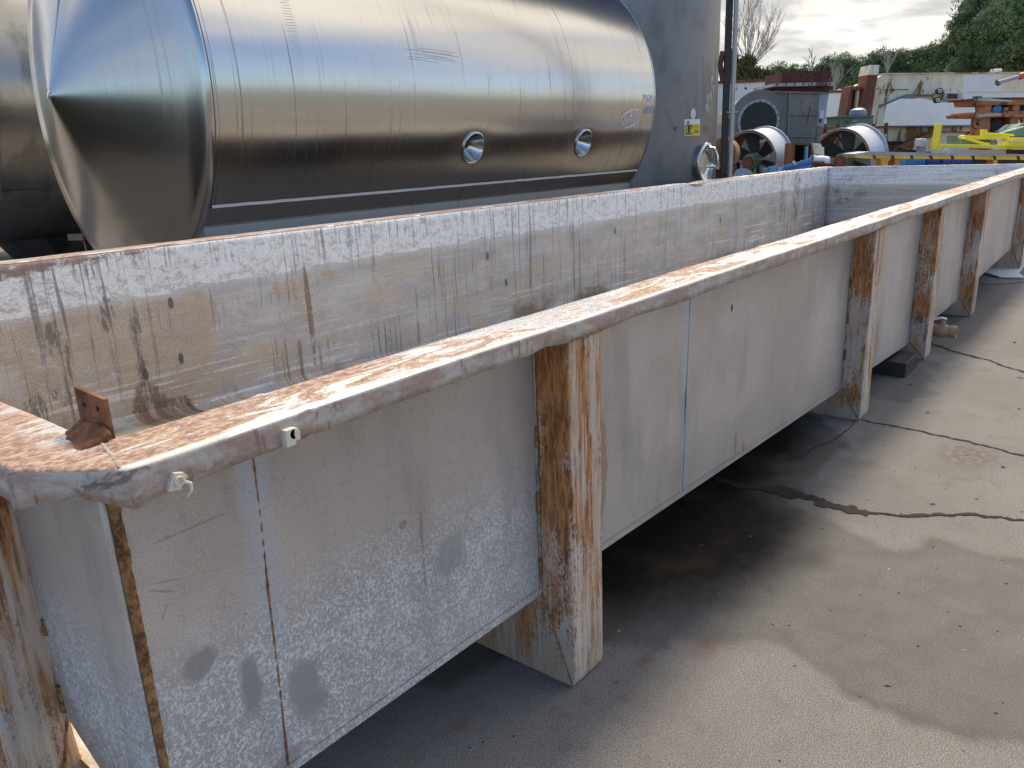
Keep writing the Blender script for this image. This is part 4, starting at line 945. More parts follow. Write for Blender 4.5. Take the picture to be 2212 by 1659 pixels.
for uu, vv, ww_ in ((.54, .34, .40), (.58, .26, .32), (.52, .18, .42)):      # small print too fine to read
    for k_ in range(7): ln((uu+ww_*k_/7, vv), (uu+ww_*(k_+.72)/7, vv), k*.4)
o = b.build('sign_pictogram', 'ink', VT); o.parent = sn
def text_on(txt, u, v, hgt_, wmax, mapper, name, mat, parent, root):
    cu = bpy.data.curves.new('tmp_text', 'FONT'); cu.body = txt; cu.size = 1; to = bpy.data.objects.new('tmp_text', cu); col.objects.link(to)
    bpy.context.view_layer.update(); me0 = to.to_mesh(); V = [tuple(v_.co) for v_ in me0.vertices]; F = [tuple(p.vertices) for p in me0.polygons]; to.to_mesh_clear(); bpy.data.objects.remove(to)
    if not V: return
    x0 = min(v_[0] for v_ in V); x1 = max(v_[0] for v_ in V); y0 = min(v_[1] for v_ in V); y1 = max(v_[1] for v_ in V)
    b = MB(); b.add([mapper(u+(v_[0]-x0)/(x1-x0)*wmax, v+(v_[1]-y0)/(y1-y0)*hgt_) for v_ in V], F)
    o = b.build(name, mat, root); o.parent = parent; return o
for tx, u, v, h_, w_ in (('ESPAÇO', .60, .56, .09, .30), ('CONFINADO', .51, .44, .08, .44)):
    text_on(tx, u, v, h_, w_, lambda a, c_: sp(a, c_, .0115), 'sign_lettering', 'ink' if v < .7 else 'bluegrey', sn, VT)
ac, zc = hitV(1497, 246); b = MB(); b.add([vp_(ac+.055*math.cos(i*PI/12)/VR, zc+.075*math.sin(i*PI/12), .004) for i in range(24)], [list(range(24))]); b.build('round_sticker', 'paper', VT)
b = MB(); a0_, z0_ = hitV(1520.5, 285); a1_, _ = hitV(1534, 285); mv = lambda u, v: vp_(a0_+(1 if a1_ > a0_ else -1)*u/VR, z0_+v, .004)
write(mv, 'NI502', 0, 0, .085, .003, b, abs(a1_-a0_)*VR/5/.085); b.build('chalk_number', 'ychalk', VT)
ac, zc = hitV(1459, 277); b = MB(); b.lathe([(0, .028), (.01, .026), (.01, .012), (.002, .010), (.002, .001)], vp_(ac, zc), (vp_(ac, 0, 1)-vp_(ac, 0, 0)), 16); b.build('small_plug', 'dsteel', VT)
for px, py, ww, h2 in ((1539, 195, .10, .35), (1530, 222, .12, .22), (1545, 160, .05, .3)):
    a_, z_ = hitV(px, py); b = MB(); r2 = random.Random(px)
    for k in range(9):
        a0_ = a_+r2.uniform(-ww, ww)/VR*.6; z0_ = z_+r2.uniform(-h2, h2)*.6; n8 = 7; b.add([vp_(a0_+r2.uniform(.2, .5)*ww/VR*math.cos(i*2*PI/n8)*.5, z0_+r2.uniform(.3, 1)*.09*math.sin(i*2*PI/n8), .003) for i in range(n8)], [list(range(n8))])
    b.build('peeled_label', 'tall' if px == 1545 else 'lgreyp', VT)
# standing pipes beside it
pa = at(1569, 200, 10.55); a_, z_ = 0, 0
SP = thing('stand_pipes', 'slim pale pipe and black channel running up beside the upright tank', 'pipe', (pa.x, pa.y, 0))
b = MB(); b.frame_box((pa.x, pa.y, 4.0), RH, FH, ZU, .075, .06, 8); b.build('channel', 'rubber', SP)
pb = Vector((pa.x, pa.y, 0))+RH*.075-FH*.03; b = MB(); b.tube([pb, pb+ZU*8], .030, 12); b.build('pipe', plain('grimy_pale_pipe', (.34, .33, .31), .45, .5, .35, 9), SP, smooth=True)
for z in (1.0, 1.98, 3.4):
    b = MB(); b.frame_box(pb+ZU*z+RH*.0, RH, FH, ZU, .16, .07, .012); b.lathe([(-.02, .035), (.02, .035)], pb+ZU*z, ZU, 12); b.build('pipe_clamp', 'lgreyp', SP)
b = MB(); b.tube([pa+ZU*(2.7-pa.z)-RH*.06, pa+ZU*(2.55-pa.z)-RH*.09, pa+ZU*(2.35-pa.z)-RH*.05], .035, 8); b.build('coiled_hose', 'dkrust', SP, smooth=True)
#PART3
# ------------------------------------------------------------ the yard beyond the trough
def slab(name, pts, D, t, mat, parent, W=W1, bevel=0.0):
    """plate or box with the given front outline at distance D, going back t metres"""
    b = MB(); P = [W(x, y, D) for x, y in pts]
    b.prism(P, FH*t); return b.build(name, mat, parent, bevel=bevel)
def foot(x, D, W=W1): p = W(x, 1000, D); return (p.x, p.y, 0)
KP = .3042/FPX
def disc(b, x, y, r, D, t=.05, W=W1, ax=None, r_in=None, n=40):
    c = W(x, y, D); R_ = r*KP*D; ax = ax or -FH
    if r_in is None: b.lathe([(-t, R_), (0, R_), (0, .0005)], c, ax, n)
    else: b.lathe([(-t, R_), (0, R_), (0, r_in*KP*D), (-t, r_in*KP*D)], c, ax, n)
def bar(b, p, q, w, D, t=.08, W=W1):
    a = W(*p, D); c_ = W(*q, D); d_ = (c_-a); L = d_.length; d_.normalize(); n_ = d_.cross(FH).normalized(); b.frame_box((a+c_)/2+FH*t/2, d_, n_, FH, L, w*KP*D, t)

# white containers
WC = thing('white_container', 'white container with a rusty top rail standing behind the large grey fan', 'container', foot(280, 21.5))
slab('wall', [(-60, 592), (560, 566), (560, 1330), (-60, 1330)], 21.5, 2.2, 'white', WC)
slab('top_rail', [(-60, 578), (562, 552), (562, 572), (-60, 598)], 21.44, 2.3, 'rustp', WC)
b = MB()
for x in (168, 236): disc(b, x, 628, 9, 21.5, .03)
b.build('lifting_hole', 'rustp', WC)
WT = thing('white_trailer', 'long white box body standing behind the rusty cream frame', 'trailer', foot(1500, 25))
slab('side_wall', [(700, 655), (2420, 650), (2420, 1230), (700, 1230)], 25, 2.4, 'white', WT)
slab('top_rail', [(700, 640), (2420, 636), (2420, 655), (700, 659)], 24.95, 2.5, 'rustp', WT)

# centrifugal fan
CF = thing('centrifugal_fan', 'large grey snail housing blower with round wire screened inlet and rusty top outlet', 'blower', foot(400, 18))
D = 18
out = [(60, 1290), (62, 1100), (72, 980), (98, 880), (142, 800), (205, 735), (285, 690), (370, 665), (440, 656), (548, 652), (548, 1290)]
slab('scroll_housing', out, D, 1.15, 'greyp', CF, bevel=.01)
b = MB(); disc(b, 335, 865, 205, D-.02, .03, r_in=130, n=64); b.build('inlet_flange', 'greyp', CF)
b = MB(); disc(b, 328, 862, 141, D-.05, .10, r_in=124, n=64); b.build('inlet_ring', 'lgreyp', CF, smooth=False)
b = MB(); c0 = W1(328, 862, D-.04)
R_ = 124*KP*D
b.lathe([(0, R_), (.0, .001)], c0+FH*.03, -FH, 40); b.build('inlet_backing', 'hole', CF)
b = MB()
for k in range(-13, 14):
    h = R_*k/14; L = math.sqrt(max(0, R_*R_-h*h)); b.tube([c0+RH*h-ZU*L, c0+RH*h+ZU*L], .006, 3, cap=False); b.tube([c0+ZU*h-RH*L, c0+ZU*h+RH*L], .006, 3, cap=False)
b.build('wire_screen', 'screen', CF)
for R2, n_ in ((185, 26), (132, 20)):
    for k in range(n_):
        a = 2*PI*k/n_
        if math.sin(a) < -.75: continue
        b = MB(); c_ = W1(333, 864, D-.05)+RH*math.cos(a)*R2*KP*D+ZU*math.sin(a)*R2*KP*D; b.lathe([(0, .016), (.02, .016), (.02, .001)], c_, -FH, 6); b.build('bolt', 'dsteel', CF)
slab('outlet_duct', [(548, 655), (762, 660), (716, 1290), (520, 1290)], D-.02, 1.17, 'greyp', CF)
slab('side_plate', [(762, 660), (826, 664), (792, 905), (742, 888)], D-.025, .02, 'lgreyp', CF)  # paler paint puts the lit side of the duct into colour
slab('stained_side', [(742, 888), (792, 905), (740, 1050), (700, 1200), (716, 1010)], D-.02, .5, 'greyp', CF)
for y in (812, 968):
    b = MB(); bar(b, (545, y), (755-(y-660)*.075, y+3), 9, D-.07, .05); b.build('stiffener', 'greyp', CF)
b = MB(); bar(b, (552, 655), (524, 1290), 12, D-.08, .06); b.build('corner_angle', 'greyp', CF)
slab('neck', [(470, 612), (830, 607), (825, 660), (465, 652)], D+.05, 1.0, 'dkrust', CF)
slab('neck_flange', [(440, 646), (835, 655), (835, 664), (440, 656)], D-.08, 1.3, 'greyp', CF)
slab('outlet_flange', [(433, 592), (868, 582), (868, 606), (433, 614)], D-.12, 1.4, 'lgreyp', CF)
for k in range(7):
    b = MB(); disc(b, 460+k*62, 602-k*1.4, 7, D-.125, .02, n=8); b.build('flange_bolt', 'dkrust', CF)
slab('outlet_hood', [(492, 512), (828, 498), (830, 584), (487, 590)], D-.02, 1.1, 'dkrust', CF)
b = MB(); p = W1(775, 812, D-.05); b.frame_box(p, RH, FH, ZU, .09, .01, .16); b.build('paper_notice', 'paper', CF)
b = MB(); p = W1(766, 858, D-.05); b.frame_box(p, RH, FH, ZU, .035, .02, .08); b.build('handle_slot', 'ink', CF)

# two axial fans
def axial(name_label, px, py, D, DIA, spin):
    c = at(px, py, D); vd_ = c-CAM; yaw_f = math.atan2(-vd_.y, -vd_.x)-rad(30)
    ax = Vector((math.cos(yaw_f), math.sin(yaw_f), -.10)).normalized(); R_ = DIA/2
    t_ = thing('axial_fan', name_label, 'fan', (c.x, c.y, 0), 'round barrel fans behind the trough')
    b = MB(); b.lathe([(0, R_-.02), (0, R_+.028), (-.02, R_+.028), (-.022, R_), (-.60, R_), (-.602, R_+.035), (-.62, R_+.035), (-.62, R_-.02), (-.60, R_-.02), (-.02, R_-.02), (0, R_-.02)], c, ax, 72)
    barrel = b.build('barrel', 'silver', t_, smooth=True, auto=30)
    b = MB(); b.lathe([(-.01, R_-.022), (-.30, R_-.024), (-.595, R_-.022)], c, ax, 72); b.build('liner', 'dkrust', t_, smooth=True)
    b = MB(); b.lathe([(.003, R_-.012), (.003, R_+.012)], c, ax, 72); b.build('flange_face', 'rustp', t_)
    e1 = (ZU-ax*ax.z).normalized(); e2 = ax.cross(e1)
    for k in range(6):
        a = spin+k*PI/3; rdir = e1*math.cos(a)+e2*math.sin(a); td = -e1*math.sin(a)+e2*math.cos(a)
        P = []
        for f, w_, tw in ((.16, .07, .9), (.45, .11, .75), (.75, .13, .6), (.97, .12, .5)):
            q = c-ax*.30+rdir*R_*f*.97; v = td*math.cos(tw)+ax*math.sin(tw); P.append((q-v*w_, q+v*w_))
        b = MB(); vs = [x for pr in P for x in pr]; b.add(vs, [(2*i, 2*i+1, 2*i+3, 2*i+2) for i in range(3)]); b.build('blade', 'blade', t_, solid=.014)
    mc = c-ax*.10-ZU*.0
    b = MB(); b.lathe([(-.5, .13), (-.10, .15), (.06, .15), (.10, .13), (.12, .11), (.12, .001)], mc, ax, 28); mo = b.build('motor', 'greenp', t_, smooth=True)
    b = MB(); b.lathe([(.115, .118), (.14, .112), (.145, .09), (.145, .001)], mc, ax, 24); o = b.build('motor_cowl', 'rustp', t_, smooth=True, auto=30); o.parent = mo
    for a in (.6, 2.5, 4.2, 5.6):
        rdir = e1*math.cos(a)+e2*math.sin(a); b = MB(); b.tube([c-ax*.42+rdir*.12, c-ax*.42+rdir*(R_-.02)], .02, 6); b.build('motor_strut', 'blade', t_)
    for k in range(14):
        a = 2*PI*k/14; rdir = e1*math.cos(a)+e2*math.sin(a)
        if rdir.z < -.3: continue
        b = MB(); b.lathe([(0, .012), (.014, .012), (.014, .001)], c+rdir*(R_+.012)+ax*.004, ax, 6); b.build('flange_bolt', 'dsteel', t_)
    p = c-ax*.35+e1*R_*.58+e2*(-R_*.82)
    for s_ in (-1, 1):
        b = MB(); q = c-ax*.31+RH*s_*R_*.7; z1_ = c.z-R_*.68; b.box((q.x-.06, q.y-.22, 0), (q.x+.06, q.y+.22, z1_)); b.build('foot', 'dkrust', t_, bevel=.01)
    return t_
axial('round grey barrel fan in front of the wire screened blower inlet', 1617, 350, 16.0, 1.15, .2)
axial('round grey barrel fan below the green box, by the striped amber beam', 1815, 349, 15.6, 1.18, .05)

# green gearbox with a domed cap
GB = thing('green_tank_box', 'dull green steel box with dark lid and blue domed cap behind the barrel fan', 'box', foot(1020, 18.6))
slab('box_body', [(908, 830), (1142, 828), (1140, 1180), (900, 1180)], 18.6, .8, 'greenp', GB)
slab('lid', [(896, 824), (1150, 820), (1150, 829), (896, 832)], 18.5, 1.0, 'dsteel', GB)
b = MB(); b.lathe([(0, .17), (.06, .19), (.13, .17), (.17, .10), (.18, .001)], W1(1032, 824, 18.9), ZU, 24); b.build('domed_cap', 'bluegrey', GB, smooth=True)
slab('label_plate', [(992, 850), (1028, 850), (1028, 866), (992, 866)], 18.58, .01, 'lblue', GB)
slab('label_plate', [(945, 858), (975, 858), (975, 874), (945, 874)], 18.58, .01, 'orust', GB)
RS = thing('rusty_stand', 'low red brown angle iron stand around the green box', 'stand', foot(1010, 18.2))
b = MB(); bar(b, (795, 912), (1250, 904), 14, 18.2); b.build('rail', 'rustp', RS)
for x, y in ((808, 878), (897, 878), (1152, 878), (1240, 872)):
    b = MB(); bar(b, (x, y), (x-8, 1290), 13, 18.22, .09); b.build('post', 'rustp', RS)

# big rusty cream frame
CFm = thing('press_frame', 'huge rusty cream steel frame with cranked upper beam and long lower beam', 'frame', foot(1500, 20))
D = 20
slab('upper_beam', [(1162, 562), (1216, 524), (1560, 521), (1782, 522), (1782, 712), (1604, 672), (1388, 668), (1190, 750), (1158, 742)], D, 1.0, 'cream', CFm)
slab('upper_beam_end', [(1782, 522), (2052, 518), (2052, 652), (1782, 652)], D, 1.0, 'white', CFm)
slab('upper_beam_end', [(2052, 518), (2420, 512), (2420, 648), (2052, 652)], D, 1.0, 'cream', CFm)
slab('upper_beam_web', [(1782, 652), (2420, 648), (2420, 716), (1782, 713)], D+.04, .9, 'white', CFm)
slab('lower_flange', [(1186, 752), (1388, 668), (1604, 672), (1604, 680), (1390, 677), (1192, 762)], D-.12, 1.2, 'dsteel', CFm)
slab('top_flange', [(1214, 519), (2420, 508), (2420, 516), (1214, 526)], D-.06, 1.1, 'cream2', CFm)
slab('seam_strip', [(1196, 636), (1395, 633), (1395, 637), (1196, 640)], D-.02, .03, 'rustp', CFm)
slab('leg_post', [(1182, 752), (1236, 736), (1212, 890), (1162, 892)], D, .7, 'cream', CFm)
slab('rusty_column', [(1106, 530), (1176, 530), (1118, 830), (1040, 830)], D-.45, .5, 'rustp', CFm)
slab('column_head', [(1122, 461), (1186, 461), (1177, 531), (1104, 531)], D-.46, .52, 'cream', CFm)
slab('side_column', [(1160, 625), (1214, 603), (1150, 880), (1116, 880), (1132, 790)], D-.2, .4, 'cream2', CFm)
slab('side_column', [(983, 612), (1004, 606), (975, 830), (942, 850)], D-.3, .5, 'rustp', CFm)
slab('inner_web', [(1000, 640), (1095, 632), (1045, 830), (960, 835)], D+.1, .3, 'dkrust', CFm)
slab('brace_bar', [(1030, 645), (1042, 644), (1032, 760), (1020, 762)], D-.32, .1, 'cream', CFm)
slab('brace_bar', [(1066, 640), (1080, 640), (1055, 800), (1044, 800)], D-.32, .1, 'cream', CFm)
slab('cross_bar', [(985, 628), (1108, 622), (1108, 634), (985, 641)], D-.34, .15, 'rustp', CFm)
slab('gusset_plate', [(1010, 612), (1092, 578), (1095, 612), (1060, 622)], D-.1, .3, 'cream', CFm)
slab('lower_beam', [(790, 912), (1240, 900), (1888, 893), (1888, 1008), (1225, 1010), (790, 1003)], D-.1, .9, 'cream2', CFm)
slab('beam_flange', [(1236, 892), (1890, 886), (1890, 897), (1236, 903)], D-.25, 1.1, 'dsteel', CFm)
slab('beam_flange', [(790, 1000), (1480, 1004), (1480, 1014), (790, 1010)], D-.25, 1.1, 'dkrust', CFm)
slab('ramp_plate', [(1352, 1050), (1460, 1008), (1545, 975), (1620, 936), (1900, 942), (1900, 1075), (1352, 1062)], D-.7, .5, 'cream', CFm)
slab('ramp_lip', [(1348, 1048), (1460, 1004), (1545, 970), (1622, 931), (1900, 937), (1900, 944), (1622, 939), (1545, 979), (1462, 1012), (1352, 1056)], D-.78, .6, 'rustp', CFm)
slab('base_block', [(1205, 1015), (1480, 1015), (1480, 1290), (1205, 1290)], D+.1, .7, 'greyp', CFm)
slab('base_block', [(790, 1010), (1205, 1012), (1205, 1290), (790, 1290)], D+.2, .7, 'dkrust', CFm)
slab('base_block', [(1480, 1075), (2420, 1075), (2420, 1290), (1480, 1290)], D-.2, .7, 'black', CFm)  # black slab standing in for the shadow beneath the frame

# small things on and around the frame
PS = thing('pale_post', 'thin pale steel post leaning beside the striped amber beam and the barrel fan', 'post', foot(1220, 16.6))
b = MB(); bar(b, (1229, 955), (1206, 1290), 17, 16.6, .07); b.build('post_bar', 'lgreyp', PS)
b = MB(); bar(b, (1216, 960), (1240, 958), 10, 16.57, .1); b.build('post_cap', 'lgreyp', PS)
SB = thing('switch_box', 'pale plastic junction box on a leaning bracket between lower beam and yellow post', 'junction box', foot(1490, 16.8))
slab('bracket_arm', [(1470, 1040), (1518, 1040), (1490, 1290), (1440, 1290)], 16.86, .12, 'lgreyp', SB)
slab('box_body', [(1474, 983), (1528, 985), (1519, 1045), (1466, 1042)], 16.8, .22, 'signw', SB, bevel=.02)
slab('box_lid', [(1480, 1000), (1522, 1001), (1516, 1040), (1474, 1038)], 16.78, .03, 'paper', SB, bevel=.005)
TR_ = thing('winch_trolley', 'small grey winch trolley with two white rimmed wheels clamped to the cream frame', 'trolley', tuple(W1(1680, 690, 19.6)))
slab('housing', [(1648, 654), (1774, 657), (1768, 712), (1640, 708)], 19.5, .3, 'lgreyp', TR_, bevel=.01)
slab('window', [(1675, 666), (1742, 668), (1739, 700), (1671, 698)], 19.48, .04, 'dkrust', TR_)
slab('end_plate', [(1592, 660), (1650, 640), (1640, 725), (1622, 728), (1588, 700)], 19.55, .2, 'cream2', TR_)
for x, y in ((1616, 645), (1602, 710)):
    b = MB(); disc(b, x, y, 20, 19.4, .10, n=24); wh = b.build('wheel', 'rubber', TR_)
    b = MB(); disc(b, x, y, 13, 19.38, .02, n=20); o = b.build('wheel_rim', 'paper', TR_); o.parent = wh
    b = MB(); disc(b, x, y, 5, 19.36, .02, n=12); o = b.build('hub', 'dsteel', TR_); o.parent = wh
FL = thing('floodlight', 'pale blue floodlight on a short bent arm on top of the cream frame', 'lamp', tuple(W1(2000, 515, 20.2)))
slab('lamp_head', [(2012, 488), (2060, 486), (2060, 505), (2012, 508)], 20.2, .25, 'signw', FL, bevel=.02)
b = MB(); b.tube([W1(1984, 516, 20.3), W1(1984, 500, 20.3), W1(1996, 494, 20.3), W1(2014, 497, 20.3)], .018, 6); b.build('lamp_arm', 'lgreyp', FL)
SH = thing('support_strut', 'pale telescopic strut with an orange sleeve hanging on the cream frame', 'strut', tuple(W1(2030, 590, 19.3)))
b = MB(); b.tube([W1(2028, 585, 19.3), W1(2190, 540, 19.3)], .045, 10); b.build('strut_tube', 'lgreyp', SH, smooth=True)
b = MB(); b.tube([W1(2178, 544, 19.3), W1(2330, 505, 19.3)], .075, 12); b.build('orange_sleeve', plain('orange_red_paint', (.72, .14, .03), .5), SH, smooth=True)
b = MB(); b.tube([W1(2028, 585, 19.3), W1(2014, 570, 19.3), W1(2012, 595, 19.3), W1(2030, 606, 19.3), W1(2046, 592, 19.3)], .02, 6); b.build('hook', 'dsteel', SH, smooth=True)

# orange lifting machine
OM = thing('orange_lift', 'orange scissor lift chassis with stacked beams, black wheel and grey arms', 'lift', foot(2100, 16.5))
D = 16.5
slab('top_beam', [(1905, 702), (2420, 696), (2420, 740), (1918, 745)], D-.1, 1.0, 'orange', OM)
slab('top_flange', [(1900, 694), (2420, 688), (2420, 697), (1900, 703)], D-.2, 1.2, 'dkrust', OM)
slab('grey_arm', [(1880, 700), (1960, 698), (2130, 712), (2130, 724), (1960, 716), (1880, 712)], D-.45, .1, 'lgreyp', OM)
slab('arm_pad', [(1880, 682), (1915, 680), (1915, 700), (1880, 702)], D-.45, .15, 'dsteel', OM)
slab('upper_post', [(1938, 742), (1985, 742), (1975, 795), (1928, 798)], D-.05, .3, 'orange', OM)
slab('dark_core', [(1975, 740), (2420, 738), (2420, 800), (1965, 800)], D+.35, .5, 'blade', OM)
slab('cross_block', [(2140, 742), (2186, 742), (2176, 786), (2130, 786)], D-.05, .25, 'orange', OM)
slab('white_pad', [(2078, 762), (2126, 762), (2112, 784), (2068, 784)], D+.1, .15, 'signw', OM)
b = MB(); disc(b, 2022, 778, 30, D, .15, n=28); b.build('blue_cap', 'blue', OM)
slab('middle_beam', [(1886, 794), (2420, 784), (2420, 812), (1880, 818)], D-.1, 1.0, 'orange', OM)
slab('middle_flange', [(1868, 808), (2420, 810), (2420, 832), (1878, 830)], D-.2, 1.1, 'orange', OM)
slab('grey_arm', [(1890, 812), (1960, 806), (2050, 804), (2052, 818), (1960, 824), (1895, 836)], D-.45, .12, 'lgreyp', OM)
slab('lower_post', [(1898, 830), (1975, 830), (1958, 1090), (1878, 1090)], D-.05, .3, 'orange', OM)
slab('lower_web', [(1970, 835), (2160, 835), (2150, 935), (1960, 935)], D+.25, .5, 'orange', OM)
slab('lower_web', [(2120, 832), (2178, 832), (2170, 876), (2112, 876)], D-.06, .3, 'orange', OM)
slab('lower_rail', [(1950, 928), (2420, 930), (2420, 946), (1948, 944)], D+.0, .7, 'dkrust', OM)
b = MB(); disc(b, 2014, 888, 40, D-.02, .22, n=32); wh = b.build('wheel', 'rubber', OM)
b = MB(); disc(b, 2138, 903, 30, D-.05, .2, n=28); wh = b.build('roller', 'dsteel', OM)
b = MB(); disc(b, 2138, 903, 15, D-.07, .03, n=20); o = b.build('roller_hub', 'paper', OM); o.parent = wh
b = MB(); bar(b, (2196, 790), (2212, 870), 12, D-.12, .1); b.build('diagonal_brace', 'orange', OM)
HC = thing('black_cable', 'thin black cable dangling in loops beside the orange lift', 'cable', tuple(W1(1870, 800, 16.2)))
b = MB(); b.tube([W1(x, y, 16.0) for x, y in ((1885, 690), (1872, 710), (1862, 724), (1852, 738), (1858, 748), (1868, 740), (1862, 726), (1868, 760), (1872, 800), (1856, 830), (1846, 860), (1844, 890), (1856, 912), (1878, 915))], .012, 6); b.build('cable_run', 'rubber', HC, smooth=True)
b = MB(); b.tube([W1(x, y, 16.0) for x, y in ((1900, 850), (1880, 862), (1876, 885), (1890, 890), (1884, 870))], .018, 6); b.build('cable_loop', 'rubber', HC, smooth=True)
DC = thing('door_panel', 'pale grey cabinet door standing left of the orange lift', 'door', foot(1905, 18.4))
slab('door_leaf', [(1882, 742), (1938, 740), (1925, 1050), (1870, 1050)], 18.4, .06, 'paper', DC); slab('door_edge', [(1882, 742), (1889, 742), (1877, 1050), (1870, 1050)], 18.37, .03, 'lgreyp', DC)

# yellow machine
YM = thing('yellow_lift', 'bright yellow fork lift table with upright end post and long rails', 'lift', foot(1900, 14.8))
D = 14.8
slab('end_post', [(1600, 876), (1628, 878), (1600, 1062), (1572, 1060)], D, .12, 'yellow', YM, bevel=.006)
slab('end_post_side', [(1628, 878), (1634, 882), (1606, 1060), (1600, 1062)], D+.01, .1, 'amber', YM)
slab('long_rail', [(1606, 1022), (2050, 1030), (2420, 1036), (2420, 1060), (2050, 1056), (1602, 1046)], D+.02, .12, 'yellow', YM, bevel=.006)
slab('upper_rail', [(1772, 966), (1800, 960), (2110, 968), (2110, 986), (1850, 992), (1778, 982)], D+.3, .15, 'yellow', YM)
slab('scissor_arm', [(1778, 982), (1800, 976), (1940, 1012), (2420, 1004), (2420, 1018), (1930, 1030)], D+.22, .1, 'yellow', YM)
slab('fork_block', [(2132, 976), (2420, 972), (2420, 1000), (2124, 1000)], D+.1, .3, 'yellow', YM)
slab('fork_block', [(2104, 1010), (2420, 1008), (2420, 1040), (2096, 1040)], D-.04, .2, 'yellow', YM)
slab('lug', [(1922, 918), (1952, 920), (1950, 968), (1916, 966)], D+.35, .1, 'yellow', YM)
slab('upper_arm', [(1948, 940), (2130, 950), (2150, 966), (1948, 962)], D+.36, .12, 'yellow', YM)
b = MB(); disc(b, 2000, 1014, 22, D+.2, .1, n=20); b.build('wheel', 'dsteel', YM)
slab('green_hull', [(1766, 962), (1845, 990), (1960, 1030), (1766, 1024)], D+.55, .5, 'greenp', YM)
slab('green_hull', [(2120, 930), (2200, 878), (2420, 866), (2420, 975), (2120, 965)], D+.6, .5, 'greenp', YM)
slab('bright_edge', [(2040, 944), (2212, 896), (2214, 902), (2046, 950)], D+.5, .05, 'signw', YM)
slab('base_frame', [(1676, 1060), (2085, 1066), (2085, 1092), (1672, 1086)], D+.4, .6, 'paper', YM)
slab('base_frame', [(2085, 1062), (2420, 1062), (2420, 1100), (2085, 1094)], D+.5, .5, 'dkrust', YM)
for x in (1624, 1664): 
    b = MB(); bar(b, (x, 1052), (x, 1290), 6, D+.3, .05); b.build('white_rung', 'paper', YM)
b = MB(); bar(b, (1620, 1070), (1668, 1070), 6, D+.3, .05); b.build('white_rung', 'paper', YM)
slab('chassis_shade', [(1672, 1090), (2420, 1096), (2420, 1300), (1672, 1300)], D+.7, .5, 'black', YM)  # black colour stands for the shade under the lift

# striped beam
SBm = thing('striped_beam', 'long amber steel beam with black dashes lying on brackets past the trough end', 'beam', foot(1700, 14.0))
D = 14.0
slab('beam_body', [(1014, 1098), (1120, 1082), (2420, 1104), (2420, 1138), (1300, 1126), (1100, 1126), (1016, 1118)], D, .42, 'amber', SBm)
slab('top_plate', [(1010, 1092), (1118, 1076), (2420, 1099), (2420, 1106), (1118, 1100), (1012, 1106)], D-.02, .5, 'lgreyp', SBm)
for x in (1150, 1280, 1416, 1552, 1704, 1852, 2004, 2172, 2330):
    slab('black_dash', [(x-12, 1103+(x-1100)*.005), (x+6, 1103+(x-1100)*.005), (x+14, 1126+(x-1100)*.009), (x-2, 1126+(x-1100)*.009)], D-.012, .02, 'black', SBm)
for x, w_ in ((1222, 50), (2010, 30), (1310, 34)):
    slab('support_bracket', [(x-w_/2, 1126), (x+w_/2, 1128), (x+w_/2-8, 1300), (x-w_/2+8, 1300)], D+.05, .2, 'amber' if x != 1310 else 'orange', SBm)
slab('end_plate', [(1192, 1130), (1262, 1130), (1262, 1140), (1192, 1140)], D-.02, .3, 'amber', SBm)
# blue bits showing under it
for i, (x0_, x1_, y, m_, lab) in enumerate(((1342, 1375, 1158, 'lblue', 'small light blue lidded bin under the left part of the striped beam'), (1412, 1495, 1158, 'blue', 'mid blue motor casing lying under the middle of the striped beam'), (1496, 1600, 1156, 'dblue', 'dark blue ribbed motor casing under the striped beam'), (1606, 1822, 1156, 'dblue', 'long dark blue pipe length under the striped beam'))):
    p = W1((x0_+x1_)/2, y, 14.9); t_ = thing('blue_casing', lab, 'casing', (p.x, p.y, 0), 'blue casings under the striped beam')
    a = W1(x0_, y+4, 14.9); c_ = W1(x1_, y, 14.9); ax_ = (c_-a); L = ax_.length; ax_.normalize()
    b = MB(); r_ = .13; b.lathe([(0, .001), (0, r_*.8), (.02, r_)]+[(L*f, r_*(1 if k % 2 else .93)) for k, f in enumerate([.15, .16, .3, .31, .45, .46, .6, .61, .75, .76, .9])]+[(L-.02, r_), (L, r_*.7), (L, .001)], a, ax_, 20); b.build('casing_body', m_, t_, smooth=True, auto=25)
    b = MB(); q = (a+c_)/2; b.box((q.x-.2, q.y-.12, 0), (q.x+.2, q.y+.12, q.z-.12)); b.build('plinth', 'wood', t_)

